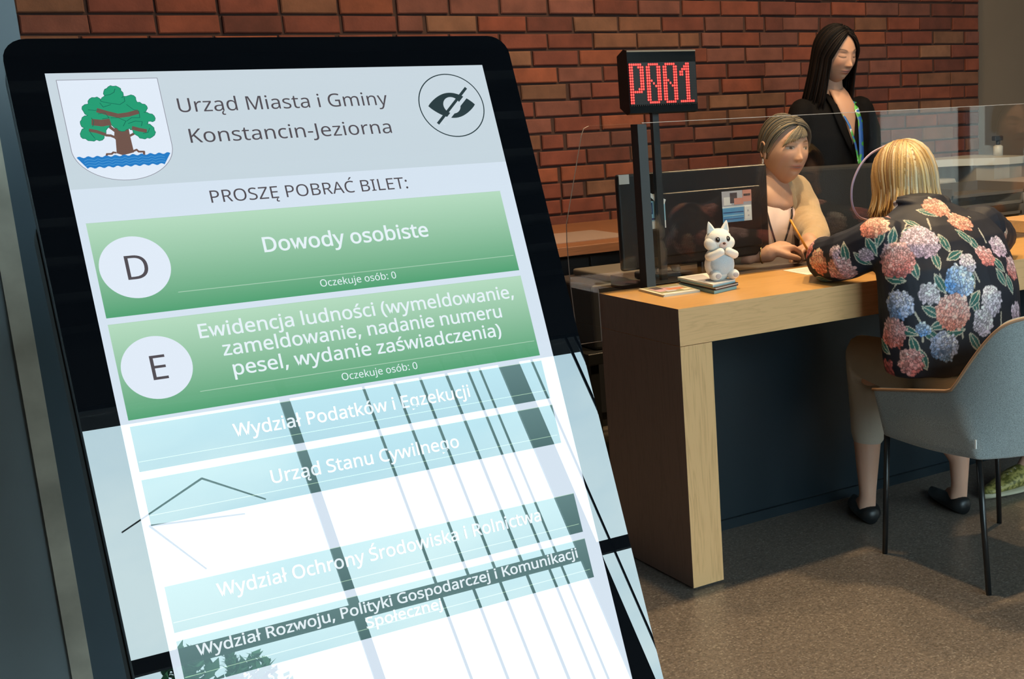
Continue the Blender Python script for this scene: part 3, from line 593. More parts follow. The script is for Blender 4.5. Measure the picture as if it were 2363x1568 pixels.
# ================================================================ PEOPLE
m_skin = pm('skin', (.60, .36, .26), .5, attr=True, spec=.35, sss=.12)
SK = (.62, .36, .255)
def hmat(c, face, pitch=0, roll=0, scale=1.0):
    yaw = math.atan2(face[0], -face[1])
    return Matrix.Translation(c) @ Matrix.Rotation(yaw, 4, 'Z') @ Matrix.Rotation(math.radians(pitch), 4, 'X') @ Matrix.Rotation(math.radians(roll), 4, 'Y') @ Matrix.Scale(scale, 4)
def G2(x, z, x0, z0, sx, sz): return math.exp(-((x-x0)/sx)**2-((z-z0)/sz)**2)
def headmesh(mb, M, skin=SK, lips=(.50, .17, .14), mi=0, eyes=False):
    NU, NV = 300, 220; V = []; F = []; Cc = []
    for j in range(NV+1):
        th = math.pi*j/NV
        for i in range(NU):
            ph = 2*math.pi*i/NU
            d = Vector((math.sin(th)*math.sin(ph), -math.sin(th)*math.cos(ph), math.cos(th)))
            x, y, z = .0745*d.x, .094*d.y, .113*d.z
            if z < 0:
                q = min(1, -z/.113); x *= 1-.30*q**1.4; y = y*(1-.10*q) if y > 0 else y*(1-.06*q)
                if y > 0: y *= 1-.30*q
            if d.y < 0: y *= .97
            fr = max(0, min(1, (-d.y-.15)/.45)); disp = 0
            if fr > 0:
                k = max(0, min(1, (.032-z)/.056))
                nose = (G2(x, z, 0, -.020, .0115, .012)*.012+math.exp(-(x/.0080)**2)*k*.0085*(1 if z > -.024 else math.exp(-((z+.024)/.006)**2)))
                nose += (G2(x, z, .0105, -.025, .006, .006)+G2(x, z, -.0105, -.025, .006, .006))*.006
                disp += nose
                for s_ in (-1, 1):
                    disp -= G2(x, z, s_*.031, .016, .017, .0115)*.0085
                    disp += G2(x, z, s_*.031, .015, .0125, .0075)*.0060      # closed / lowered lid bulge
                    disp += G2(x, z, s_*.030, .033, .022, .006)*.0028
                    disp += G2(x, z, s_*.042, -.018, .018, .018)*.0035
                disp += G2(x, z, 0, -.050, .021, .011)*.0060
                disp += G2(x, z, 0, -.0462, .016, .0035)*.0022+G2(x, z, 0, -.0555, .014, .0040)*.0030
                disp -= G2(x, z, 0, -.0505, .023, .0016)*.0028
                disp -= G2(x, z, 0, -.066, .016, .005)*.0025
                disp += G2(x, z, 0, -.083, .018, .014)*.0060
                disp -= G2(x, z, 0, .070, .04, .03)*.001
            y -= disp*fr
            c = list(skin)
            if d.y < 0:
                a = (G2(x, z, 0, -.0462, .021, .0045)+G2(x, z, 0, -.0545, .019, .0050)); a = min(1, a*.95)
                if abs(x) > .024: a *= .2
                c = [c[q]*(1-a)+lips[q]*a for q in range(3)]
                b = G2(x, z, 0, -.0505, .022, .0015)*.9; c = [c[q]*(1-b)+.12*b for q in range(3)]
                for s_ in (-1, 1):
                    b = G2(x, z, s_*.040, -.018, .020, .016)*.18; c = [c[0]*(1+.05*b), c[1]*(1-.5*b), c[2]*(1-.5*b)]
                    if eyes:
                        ex, ez = (x*s_-.031)/.0125, (z-.0125)/.0042
                        if ex*ex+ez*ez < 1: c = [.50, .44, .42] if math.hypot(x-s_*.031-.002, z-.0125) > .0048 else [.035, .03, .025]
                    xx = (x*s_-.031)/.014
                    if abs(xx) < 1.1:
                        zz = (.0165 if eyes else .0105)+(.0015 if eyes else -.0035)*(1-xx*xx); b = math.exp(-((z-zz)/.0025)**2)*(1 if abs(xx) < 1 else .4); c = [c[q]*(1-.85*b)+(.03, .02, .015)[q]*.85*b for q in range(3)]
                    xx = (x*s_-.031)/.019
                    if abs(xx) < 1.0:
                        zz = .0335+.0035*(1-xx*xx)+.0015*xx; b = math.exp(-((z-zz)/.0032)**2)*(1-abs(xx)**4)*.95; c = [c[q]*(1-b)+(.035, .022, .016)[q]*b for q in range(3)]
                    b = G2(x, z, s_*.0085, -.0325, .003, .0022)*.7; c = [c[q]*(1-b)+.08*b for q in range(3)]
            V.append((x, y, z)); Cc.append(tuple(c))
    for j in range(NV):
        for i in range(NU): F.append((j*NU+i, (j+1)*NU+i, (j+1)*NU+(i+1) % NU, j*NU+(i+1) % NU))
    mb.add(V, F, mi, Cc, True, M)
    for s_ in (-1, 1):   # ears
        R3 = Matrix.Rotation(s_*.35, 3, 'Z') @ Matrix.Rotation(-.15, 3, 'X')
        mb.ell((s_*.0735, .008, -.002), (.007, .0155, .029), mi, M, skin, 16, 12, R3)
        pts = [Vector((s_*(.079+.003*math.sin(a)), .010+.0145*math.cos(a), .000+.0275*math.sin(a))) for a in [-.9+4.6*k/12 for k in range(13)]]
        mb.tube(pts, [.0035]*13, mi, 8, M, skin, rnd=True)
def slerp(a, b, t):
    a = a.normalized(); b = b.normalized(); o = math.acos(max(-1, min(1, a.dot(b))))
    if o < 1e-4: return a
    return (a*math.sin((1-t)*o)+b*math.sin(t*o))/math.sin(o)
def hair(name, parent, M, cols, zend, b0=62, n=200, part=0.0, rad=.0075, off=.010, flare=0, lift=0, rough=.42, fringe=None, matn='hair', a0=52, hang=True, zj=.02, nap=1.0, shellz=-.02, sts=(0, 0, 0, .2, .4)):
    m = bpy.data.materials.get(matn) or pm(matn, (1, 1, 1), rough, attr=True, spec=.15 if 'dark' in matn else .5, bump=.5, bscale=260)
    mb = MB(); ER = Vector((.0745+off*.5, .094+off*.5, .113+off*.6))
    V = []; F = []; NU, NV = 48, 30; ok = set()
    for j in range(NV+1):
        th = math.pi*.5*1.25*j/NV
        for i in range(NU):
            ph = 2*math.pi*i/NU; d = Vector((math.sin(th)*math.sin(ph), -math.sin(th)*math.cos(ph), math.cos(th)))
            az = abs(math.degrees(math.atan2(d.x, -d.y))); fz = d.z < math.sin(math.radians(a0)) and az < b0
            if not fz and (d.z*ER.z > shellz): ok.add((j, i))
            V.append((ER.x*d.x, ER.y*d.y, ER.z*d.z))
    for j in range(NV):
        for i in range(NU):
            q = [(j, i), (j+1, i), (j+1, (i+1) % NU), (j, (i+1) % NU)]
            if all(p in ok for p in q): F.append([a*NU+b for a, b in q])
    cb = tuple(sum(c[k] for c in cols)/len(cols)*.6 for k in range(3)); mb.add(V, F, 0, cb, True, M)
    for k in range(n):
        s_ = -1 if k % 2 else 1; t = random.random(); c = random.choice(cols); kk = random.uniform(.7, 1.25); c0 = tuple(q*kk for q in c)
        al = math.radians(a0+(125-a0)*t); d0 = Vector((part+random.uniform(-.03, .03), -math.cos(al), math.sin(al)))
        be = math.radians(b0+(179-b0)*(t**.8)+random.uniform(-5, 5)); d1 = Vector((s_*math.sin(be), -math.cos(be), -.05))
        P = []; o_ = off+random.uniform(-.003, .006); st = random.choice(sts)
        for i in range(9):
            u = st+(1-st)*i/8; d = slerp(d0, d1, u); bulge = o_+lift*math.sin(math.pi*min(1, u*1.1))*.6
            P.append(Vector(((.0745+bulge)*d.x, (.094+bulge)*d.y, (.113+bulge)*d.z)))
        if hang:
            q = P[-1]; ze = zend+random.uniform(-zj, zj); side = Vector((q.x, q.y*nap, 0)); side = side.normalized() if side.length > 0 else Vector((0, 1, 0))
            tw = random.uniform(-.008, .008)
            for i in range(1, 7):
                u = i/6; P.append(Vector((q.x, q.y, q.z+(ze-q.z)*u))+side*(flare*u*u-.010*math.sin(math.pi*u)*0)+Vector((tw*u, tw*u*.6, 0)))
        L = len(P); R = [rad*(.55+.45*math.sin(math.pi*min(1, .25+i/L*.9)))*(1 if i < L-2 else (.6 if i < L-1 else .15)) for i in range(L)]
        cc = []
        g0 = len(mb.v); mb.tube(P, R, 0, 6, M, c0, flat=.55)
    if fringe:
        for k in range(fringe['n']):
            u0 = k/(fringe['n']-1); c = random.choice(cols); kk = random.uniform(.75, 1.25); c0 = tuple(q*kk for q in c)
            sx = fringe['x0']+(fringe['x1']-fringe['x0'])*u0
            d0 = Vector((fringe['src'], -.55, .9)); P = []
            tgt = Vector((sx, -1.0, fringe['z0']+(fringe['z1']-fringe['z0'])*u0+random.uniform(-.05, .05)))
            for i in range(8):
                d = slerp(d0, tgt, i/7); P.append(Vector(((.0745+off)*d.x, (.097+off)*d.y, (.113+off)*d.z)))
            mb.tube(P, [rad*.9]*6+[rad*.6, rad*.15], 0, 6, M, c0, flat=.5)
    return mb.build(name, m, parent)
def hand(mb, wrist, direc, palmn, curl=.5, skin=SK, side=1, scale=1.0, grip=False):
    d = Vector(direc).normalized(); nrm = Vector(palmn).normalized(); nrm = (nrm-d*nrm.dot(d)).normalized(); lat = d.cross(nrm)*side
    w_ = Vector(wrist); k = scale
    for a, b, r in ((0, 0, .024), (.03, .012, .017), (.03, -.012, .017), (.06, .022, .0125), (.065, .007, .013), (.065, -.008, .013), (.06, -.022, .012)):
        mb.tube([w_, w_+d*a*k+lat*b*k+d*.001], [.021*k, r*k], 0, 12, None, skin, rnd=True)
    for q, (b, L, r) in enumerate(((.026, .062, .0078), (.0088, .072, .0082), (-.009, .066, .0078), (-.026, .052, .0070))):
        p = w_+d*.072*k+lat*b*k; dd = d.copy(); P = [p-d*.02*k]; P.append(p); cu = curl*(1+.12*q)
        for seg in (.45, .32, .25):
            ang = cu*.9; dd = (dd*math.cos(ang)+nrm*math.sin(ang)).normalized(); p = p+dd*L*seg*k; P.append(p)
        mb.tube(P, [r*k*1.1, r*k*1.08, r*k, r*k*.92, r*k*.8], 0, 10, None, skin, rnd=True)
    p = w_+d*.018*k+lat*.020*k; td = (d*.7+lat*.8+nrm*.45).normalized(); P = [p, p+td*.032*k, p+td*.032*k+(d*.9+lat*.15+nrm*.45).normalized()*.028*k, p+td*.032*k+(d*.9-lat*.1+nrm*.5).normalized()*.050*k]
    mb.tube(P, [.013*k, .011*k, .0095*k, .0075*k], 0, 10, None, skin, rnd=True)
def limb(mb, pts, rad, n=18, flat=1.0): mb.tube(pts, rad, 0, n, None, (1, 1, 1), rnd=True, flat=flat)
def smooth_path(P, k=4):
    P = [Vector(p) for p in P]; Q = []
    for i in range(len(P)-1):
        a, b, c_, d = P[max(i-1, 0)], P[i], P[i+1], P[min(i+2, len(P)-1)]
        for j in range(k):
            t = j/k; Q.append(.5*((2*b)+(c_-a)*t+(2*a-5*b+4*c_-d)*t*t+(3*b-a-3*c_+d)*t**3))
    return Q+[P[-1]]
def torso_core(mb, c, za, zb, rx=.10, ry=.07): mb.loft([(c[0], c[1], za, rx, ry), (c[0], c[1], (za+zb)/2, rx*.8, ry*.8), (c[0], c[1], zb-.03, rx*.5, ry*.5)], 0, 24)
def neck(mb, M, base, r=.050):
    top = M @ Vector((0, .018, -.055)); limb(mb, [top, (top+Vector(base))/2, Vector(base)], [r*.98, r, r*1.2])
def bodymesh(name, mb, parent, M, voxel=.005, skin=SK, lips=(.50, .17, .14), eyes=False):
    tmp = remesh(mb, 'tmp2', m_skin, parent, voxel, 3, zs=False); og = root_org(parent)
    h = MB(); h.add([v.co+og for v in tmp.data.vertices], [list(p.vertices) for p in tmp.data.polygons], 0, skin, True)
    me = tmp.data; bpy.data.objects.remove(tmp); bpy.data.meshes.remove(me)
    headmesh(h, M, skin, lips, 0, eyes); return h.build(name, m_skin, parent)
def shoe(mb, heel, direc, L=.25, h=.06, wd=.045, mi=0):
    d = Vector(direc).normalized(); l = Vector((-d.y, d.x, 0)); H = Vector(heel); V = []; F = []; n = 16; K = 10
    for i in range(K+1):
        u = i/K; x = -.02+u*L; ww = wd*(.62+.38*math.sin(math.pi*min(1, u*1.05+.05)))*(1 if u < .85 else 1-((u-.85)/.15)**2*.6); hh = h*(1-.15*u if u < .35 else .95-.75*(u-.35)/.65) ; hh = max(hh, .022)
        if i == 0: ww *= .7
        for k in range(n):
            a = 2*math.pi*k/n; V.append(H+d*x+l*ww*math.cos(a)+Vector((0, 0, max(.0, hh/2+hh/2*math.sin(a)*1.0))))
    for i in range(K):
        for k in range(n): F.append((i*n+k, i*n+(k+1) % n, (i+1)*n+(k+1) % n, (i+1)*n+k))
    F.append(list(range(n))[::-1]); F.append([len(V)-n+k for k in range(n)]); mb.add(V, F, mi, (1, 1, 1), True)
# ---------------------------------------------------------------- standing woman
m_blz = pm('black_blazer', (.0045, .004, .0045), .85, spec=.12, bump=.3, bscale=300); m_trs = pm('black_trousers', (.012, .012, .014), .85)
pw = thing('person', (3.46, 4.33, 0), 'person with long dark hair in a black blazer standing behind the clerk, looking down', 'person')
HM = hmat((3.435, 4.30, 1.425), (.06, -1), 15, 0, 1.03)
b = MB(); neck(b, HM, (3.455, 4.36, 1.235), .050); b.ell((3.455, 4.355, 1.20), (.10, .06, .055), 0)
for x in (3.30, 3.62): limb(b, [(x, 4.33, .84), (x+(.03 if x < 3.4 else -.03), 4.22, .80)], [.022, .020])
for x in (3.37, 3.55): limb(b, [(x, 4.37, .60), (x, 4.38, .30), (x, 4.38, .07)], [.07, .05, .035])
hand(b, (3.32, 4.20, .80), (.5, -.8, -.1), (0, 0, -1), .4, SK, 1); hand(b, (3.59, 4.20, .80), (-.5, -.8, -.1), (0, 0, -1), .4, SK, -1)
torso_core(b, (3.458, 4.385), .62, 1.20)
for s_ in (-1, 1): limb(b, [(3.458+s_*.10, 4.36, 1.19), (3.458+s_*.20, 4.36, 1.10), (3.458+s_*.222, 4.37, .95), (3.458+s_*.17, 4.33, .84)], [.035, .035, .03, .024]); limb(b, [(3.458+s_*.08, 4.38, .66), (3.458+s_*.088, 4.37, .58)], [.06, .06])
bodymesh('body', b, pw, HM, .005, (.50, .285, .195), (.40, .13, .11))
c = MB(); c.loft([(3.46, 4.37, .66, .185, .12), (3.46, 4.37, .80, .17, .115), (3.46, 4.36, .95, .155, .105), (3.46, 4.355, 1.08, .175, .11), (3.46, 4.36, 1.18, .185, .095), (3.46, 4.365, 1.225, .165, .075), (3.458, 4.37, 1.262, .085, .055)], 0, 40)
for s_ in (-1, 1): limb(c, [(3.46+s_*.155, 4.365, 1.195), (3.46+s_*.20, 4.36, 1.10), (3.46+s_*.225, 4.37, .95), (3.46+s_*.18, 4.33, .845)], [.058, .052, .047, .038])
def blzcol(co, no): return np.full((len(co), 3), .011)
cl = remesh(c, 'blazer', m_blz, pw, .007, 4, None, .004, 8)
# lapel opening: pale top/neckline wedge and lapels
m_neck = pm('skin_plain', (.50, .285, .195), .5, sss=.1); m_top = pm('white_top', (.6, .6, .62), .8)
c = MB(); c.tube([(3.445, 4.345, 1.315), (3.455, 4.300, 1.262), (3.459, 4.268, 1.215), (3.462, 4.250, 1.16), (3.466, 4.243, 1.10), (3.468, 4.240, 1.05)], [.036, .046, .048, .036, .019, .003], 0, 20, flat=.35, wide=True); c.build('neckline', m_neck, pw)
for s_ in (-1, 1):
    c = MB(); c.tube([(3.458+s_*.058, 4.32, 1.262), (3.458+s_*.060, 4.268, 1.215), (3.460+s_*.046, 4.242, 1.14), (3.466+s_*.022, 4.232, 1.06), (3.468, 4.232, 1.0)], [.012, .018, .021, .016, .004], 0, 12, flat=.4, wide=True); c.build('lapel', m_blz, pw)
m_lan, tt, bb = mat('green_blue_lanyard'); tcn = N(tt, 'ShaderNodeTexCoord'); nn = N(tt, 'ShaderNodeTexNoise'); nn.inputs['Scale'].default_value = 16; rr = N(tt, 'ShaderNodeValToRGB')
rr.color_ramp.interpolation = 'CONSTANT'; el = rr.color_ramp.elements; el[0].position = 0; el[0].color = (.02, .10, .40, 1); el[1].position = .44; el[1].color = (.05, .30, .06, 1); q_ = el.new(.50); q_.color = (.10, .42, .08, 1); q_ = el.new(.56); q_.color = (.60, .70, .80, 1); q_ = el.new(.60); q_.color = (.04, .16, .50, 1)
tt.links.new(tcn.outputs['Object'], nn.inputs[0]); tt.links.new(nn.outputs['Fac'], rr.inputs[0]); tt.links.new(rr.outputs[0], bb.inputs['Base Color'])
def ribbon(pts, wd, mats, name, parent, nrm=(0, -1, 0)):
    mb = MB(); V = []; F = []; pts = [Vector(p) for p in pts]
    for i, p in enumerate(pts):
        d = (pts[min(i+1, len(pts)-1)]-pts[max(i-1, 0)]).normalized(); l = d.cross(Vector(nrm)).normalized()*wd/2; V += [p-l, p+l, p+l+Vector(nrm)*-.0012, p-l+Vector(nrm)*-.0012]
    for i in range(len(pts)-1):
        for k in range(4): F.append((4*i+k, 4*i+(k+1) % 4, 4*i+4+(k+1) % 4, 4*i+4+k))
    mb.add(V, F, 0, (1, 1, 1), True); return mb.build(name, mats, parent)
ribbon([(3.502, 4.35, 1.275), (3.507, 4.268, 1.225), (3.50, 4.225, 1.15), (3.492, 4.212, 1.08), (3.487, 4.205, 1.0), (3.482, 4.20, .93), (3.478, 4.20, .87)], .024, m_lan, 'lanyard', pw)
ribbon([(3.415, 4.35, 1.275), (3.420, 4.268, 1.215), (3.44, 4.222, 1.13), (3.460, 4.210, 1.05), (3.472, 4.205, .97), (3.477, 4.20, .88)], .010, m_lan, 'lanyard', pw)
HDK = [(.004, .0035, .004), (.007, .005, .005), (.012, .008, .007)]
hair('hair', pw, HM, HDK, -.225, 57, 300, .0, .0060, .006, .014, .003, .6, None, 'dark_hair', 56, shellz=-.09)
c = MB(); c.ell(HM @ Vector((-.083, .006, -.034)), .004, 0); c.build('earring', m_paper, pw)
c = MB(); c.loft([(3.46, 4.38, .50, .17, .11), (3.46, 4.38, .72, .165, .11)], 0, 30)
for x in (3.375, 3.545): limb(c, [(x, 4.38, .66), (x, 4.385, .40), (x, 4.385, .10)], [.085, .066, .055])
remesh(c, 'trousers', m_trs, pw, .009, 3, None, .003)
for x in (3.375, 3.545): c = MB(); shoe(c, (x, 4.40, 0), (0, -1, 0)); c.build('shoe', m_blk, pw)
# ---------------------------------------------------------------- seated clerk
m_card = pm('beige_cardigan', (.56, .40, .24), .9, sheen=.3, bump=.8, bscale=320, noise_amt=.06, noise_scale=50, stretch=(1, 1, .15)); m_pink = pm('pale_pink_top', (.90, .70, .66), .8); m_jean = pm('dark_trousers', (.03, .035, .05), .9)
pc = thing('person', (2.68, 3.78, 0), 'person with short hair in a beige cardigan seated behind the acrylic screen, holding a pencil', 'person')
HM = hmat((2.672, 3.64, 1.074), (-.05, -1), 3, 4, 1.03)
b = MB(); neck(b, HM, (2.635, 3.705, .935), .050); b.ell((2.625, 3.70, .895), (.080, .052, .055), 0); torso_core(b, (2.625, 3.74), .48, .92)
limb(b, [(2.72, 3.68, .88), (2.72, 3.62, .84), (2.67, 3.49, .80), (2.59, 3.36, .795), (2.48, 3.26, .79)], [.034]*5); limb(b, [(2.53, 3.68, .88), (2.44, 3.60, .82), (2.24, 3.42, .79), (2.17, 3.30, .785), (2.20, 3.20, .778)], [.035, .035, .03, .028, .024])
limb(b, [(2.60, 3.75, .48), (2.60, 3.75, .42)], [.07, .06]); limb(b, [(2.69, 3.75, .48), (2.76, 3.75, .42)], [.07, .06])
for x in (2.60, 2.76): limb(b, [(x, 3.75, .42), (x, 3.40, .44), (x, 3.38, .22), (x, 3.40, .06)], [.06, .055, .045, .035])
limb(b, [(2.50, 3.26, .79), (2.47, 3.235, .785)], [.026, .022]); hand(b, (2.47, 3.235, .785), (-.9, -.2, -.12), (-.1, -.25, -1), .45, SK, 1, .9)
limb(b, [(2.195, 3.23, .782), (2.250, 3.165, .782)], [.026, .023]); hand(b, (2.250, 3.165, .790), (.95, .04, .20), (.25, .2, -1), .78, SK, -1, 1.05)
bodymesh('body', b, pc, HM, .0048, eyes=True)
c = MB(); c.loft([(2.63, 3.80, .42, .17, .12), (2.63, 3.79, .55, .155, .115), (2.63, 3.765, .70, .145, .11), (2.63, 3.735, .82, .150, .105), (2.63, 3.72, .88, .148, .09), (2.640, 3.712, .930, .138, .07), (2.645, 3.71, .962, .095, .058), (2.648, 3.70, .985, .066, .05)], 0, 40)
limb(c, [(2.770, 3.71, .930), (2.765, 3.66, .87), (2.725, 3.58, .815), (2.675, 3.50, .797), (2.60, 3.38, .797), (2.495, 3.265, .790)], [.056, .058, .058, .056, .046, .036])
limb(c, [(2.52, 3.70, .900), (2.42, 3.60, .83), (2.23, 3.42, .797), (2.165, 3.32, .790), (2.195, 3.225, .784)], [.055, .054, .048, .042, .035])
remesh(c, 'cardigan', m_card, pc, .006, 3, None, .0055, 11)
c = MB(); c.tube([(2.655, 3.700, 1.01), (2.640, 3.655, .965), (2.630, 3.628, .925), (2.622, 3.612, .890), (2.618, 3.606, .865)], [.036, .050, .056, .054, .030], 0, 20, flat=.38, wide=True); c.build('neckline', pm('skin_clerk', SK, .5, sss=.1), pc)
c = MB(); c.tube([(2.622, 3.642, .895), (2.618, 3.618, .87), (2.615, 3.612, .80), (2.61, 3.618, .72), (2.61, 3.64, .60), (2.61, 3.67, .48)], [.052, .068, .076, .079, .078, .07], 0, 24, flat=.35, wide=True); c.build('top', m_pink, pc)
for s_ in (-1, 1):
    c = MB(); c.tube([(2.635+s_*.060, 3.70, .962), (2.632+s_*.068, 3.645, .915), (2.622+s_*.078, 3.606, .84), (2.615+s_*.082, 3.600, .74), (2.615+s_*.075, 3.62, .60)], [.012, .015, .014, .012, .010], 0, 12, flat=.6, wide=True); c.build('cardigan_band', m_card, pc)
m_cord = pm('dark_cord', (.015, .012, .02), .6)
for P in ([(2.685, 3.68, .968), (2.680, 3.62, .905), (2.655, 3.585, .85), (2.625, 3.575, .79), (2.600, 3.572, .74), (2.585, 3.575, .71)], [(2.585, 3.68, .965), (2.565, 3.62, .90), (2.560, 3.588, .83), (2.572, 3.578, .77), (2.583, 3.575, .71)]): ribbon(P, .0075, m_cord, 'lanyard', pc)
HSH = [(.13, .105, .075), (.18, .14, .09), (.10, .085, .065), (.22, .18, .12)]
hair('hair', pc, HM, HSH, .018, 82, 260, .02, .0050, .004, -.008, .012, .6, dict(n=34, x0=-1.05, x1=.75, z0=.20, z1=.62, src=.45), 'ash_brown_hair', 50, True, .015, 1, -.03)
c = MB(); c.tube([HM @ Vector((-.081, .006+.003*math.cos(a), -.040+.010*math.sin(a))) for a in [6.28*k/12 for k in range(13)]], .0014, 0, 6); c.build('earring', m_paper, pc)
c = MB(); c.loft([(2.67, 3.80, .40, .17, .13), (2.67, 3.80, .52, .165, .12)], 0, 30)
for x in (2.60, 2.75): limb(c, [(x, 3.78, .47), (x, 3.42, .48), (x, 3.40, .28), (x, 3.41, .09)], [.085, .068, .055, .048])
remesh(c, 'trousers', m_jean, pc, .009, 3)
for x in (2.60, 2.75): c = MB(); shoe(c, (x, 3.43, 0), (0, -1, 0)); c.build('shoe', m_blk, pc)
m_gold = pm('gold_metal', (.75, .50, .22), .25, metal=1)
c = MB(); c.tube([(2.238+.025*math.cos(a)*.75, 3.182+.025*math.cos(a)*.65, .783+.0265*math.sin(a)) for a in [6.283*k/20 for k in range(21)]], .0022, 0, 6); tag(c.build('bracelet', m_gold, None, (2.218, 3.19, .755)), 'gold bracelet on the wrist of the clerk in the beige cardigan', 'bracelet')
m_pen = pm('orange_pencil', (.80, .36, .04), .4); m_tip = pm('pencil_wood', (.55, .36, .2), .6)
c = MB(); a_, b_ = Vector((2.398, 3.145, .762)), Vector((2.362, 3.20, .880)); c.tube([a_+(b_-a_)*.07, b_], .0038, 0, 6); c.tube([a_, a_+(b_-a_)*.07], [.0006, .0038], 1, 6); tag(c.build('pencil', [m_pen, m_tip], None, a_), 'orange pencil held by the clerk in the beige cardigan', 'pencil')
# ---------------------------------------------------------------- blonde visitor
pv = thing('person', (2.37, 2.50, 0), 'blonde person seen from behind in a dark floral blouse, seated at the counter', 'person')
HM = hmat((2.460, 2.775, .992), (.42, 1), 8, 0, 1.0)
b = MB(); neck(b, HM, (2.385, 2.655, .90), .052); b.ell((2.38, 2.62, .88), (.09, .05, .05), 0); torso_core(b, (2.37, 2.52), .50, .88); limb(b, [(2.375, 2.56, .82), (2.38, 2.61, .88)], [.04, .045])
limb(b, [(2.27, 2.58, .88), (2.16, 2.66, .835), (2.165, 2.75, .812), (2.22, 2.835, .805), (2.36, 2.90, .79)], [.035, .035, .03, .028, .026]); limb(b, [(2.48, 2.58, .88), (2.68, 2.66, .835), (2.81, 2.76, .812), (2.78, 2.86, .79)], [.035, .035, .03, .026])
limb(b, [(2.33, 2.52, .48), (2.325, 2.78, .48), (2.325, 2.80, .36)], [.04, .035, .035]); limb(b, [(2.43, 2.52, .48), (2.53, 2.70, .48), (2.535, 2.72, .36)], [.04, .035, .035])
hand(b, (2.46, 2.93, .785), (.55, .75, -.1), (0, 0, -1), .3, SK, 1); limb(b, [(2.36, 2.90, .79), (2.46, 2.93, .785)], [.030, .023])
hand(b, (2.70, 2.95, .785), (-.45, .8, -.1), (0, 0, -1), .3, SK, -1); limb(b, [(2.78, 2.86, .79), (2.70, 2.95, .785)], [.030, .023])
for (kx, ky, ax, ay) in ((2.325, 2.80, 2.300, 2.78), (2.535, 2.72, 2.560, 2.665)):
    limb(b, [(kx, ky, .36), (kx-.005, ky, .27), (ax+.006, ay+.006, .17), (ax, ay, .09), (ax, ay+.005, .05), (ax+.05, ay+.09, .028)], [.044, .043, .033, .025, .027, .02])
bodymesh('body', b, pv, HM, .0048)
T = [(2.365, 2.475, .523, .212, .128), (2.365, 2.475, .55, .217, .13), (2.366, 2.49, .62, .215, .128), (2.368, 2.505, .72, .218, .125), (2.370, 2.525, .80, .222, .118), (2.372, 2.548, .865, .218, .102), (2.375, 2.572, .905, .188, .085), (2.380, 2.600, .930, .125, .070), (2.386, 2.625, .952, .078, .060), (2.392, 2.640, .975, .066, .055)]
c = MB(); c.loft(T, 0, 48, p=2.3)
limb(c, [(2.195, 2.575, .868), (2.150, 2.66, .830), (2.150, 2.75, .812), (2.215, 2.83, .806), (2.33, 2.895, .803), (2.40, 2.91, .797)], [.072, .068, .062, .054, .047, .040])
limb(c, [(2.560, 2.575, .868), (2.68, 2.66, .835), (2.815, 2.76, .812), (2.80, 2.83, .808), (2.74, 2.91, .800)], [.072, .066, .058, .052, .042])
c.tube([(2.392+.078*math.cos(a), 2.635+.064*math.sin(a), .952+.010*math.cos(a*2)) for a in [2*math.pi*k/24 for k in range(25)]], .009, 0, 10)
FL = [  # centre (photo frame), radius m, colours inner/outer
 (2125, 555, .043, 'l'), (2068, 600, .040, 'p'), (2016, 518, .034, 'o'), (1940, 628, .036, 'p'), (1888, 605, .030, 'o'), (2010, 640, .020, 'r'), (1998, 590, .017, 'l'), (2215, 650, .037, 'b'), (2200, 720, .040, 'o2'), (2074, 705, .032, 'b2'), (2145, 680, .024, 'w'), (2290, 695, .034, 'w'),
 (2060, 770, .034, 'r2'), (2180, 800, .032, 'b2'), (2100, 835, .030, 'p'), (2270, 745, .030, 'w'), (2275, 590, .026, 'p'), (2305, 570, .026, 'l'), (2235, 605, .021, 'w'), (2215, 510, .030, 'o'), (2160, 478, .032, 'o'), (2335, 620, .028, 'p'), (2345, 720, .024, 'l'), (2015, 730, .022, 'l'), (2050, 850, .022, 'r'), (2320, 545, .018, 'o'), (2250, 470, .016, 'w'), (1925, 580, .016, 'l'), (2355, 580, .02, 'w'), (2130, 760, .016, 'b')]
FC = {'l': ((.62, .50, .56), (.36, .25, .34)), 'p': ((.62, .40, .40), (.50, .14, .13)), 'o': ((.78, .45, .33), (.55, .17, .12)), 'r': ((.55, .16, .16), (.45, .10, .12)), 'b': ((.50, .58, .72), (.08, .22, .50)), 'o2': ((.75, .42, .38), (.70, .22, .16)), 'b2': ((.50, .50, .62), (.12, .22, .42)), 'w': ((.68, .62, .66), (.42, .36, .44)), 'r2': ((.60, .38, .40), (.42, .10, .08))}
LV = [(2092, 540, -70), (2105, 516, 25), (2160, 600, 70), (2203, 590, -30), (2060, 548, -80), (2110, 620, 70), (2065, 645, 10), (2170, 655, 60), (2245, 560, 50), (2140, 490, 20), (2010, 570, 60), (1950, 585, 75), (1990, 600, 30), (2250, 700, 75), (2150, 720, 30), (2095, 765, 20), (2110, 800, 70), (2150, 775, 30), (2205, 765, -10), (2250, 690, -60), (2310, 640, 60), (2250, 790, 60), (2010, 690, 30), (2040, 800, 60), (2170, 750, -20), (2225, 545, 40), (2330, 655, 70), (1900, 645, 10), (2020, 780, 80), (2130, 830, 70), (2030, 545, -75), (2180, 560, 60), (2240, 640, 70), (2305, 610, 50)]
ST = [[(2140, 505), (2148, 530)], [(2093, 515), (2085, 535)], [(2155, 590), (2170, 640), (2172, 668)], [(2072, 650), (2050, 690), (2055, 715)], [(1975, 630), (2010, 635)], [(2245, 620), (2260, 650)], [(2215, 690), (2195, 710)], [(2110, 720), (2125, 745), (2130, 790)], [(2220, 755), (2222, 780)], [(2235, 500), (2265, 540), (2275, 560)], [(2310, 720), (2310, 760)], [(2060, 740), (2070, 755)]]
from mathutils.bvhtree import BVHTree
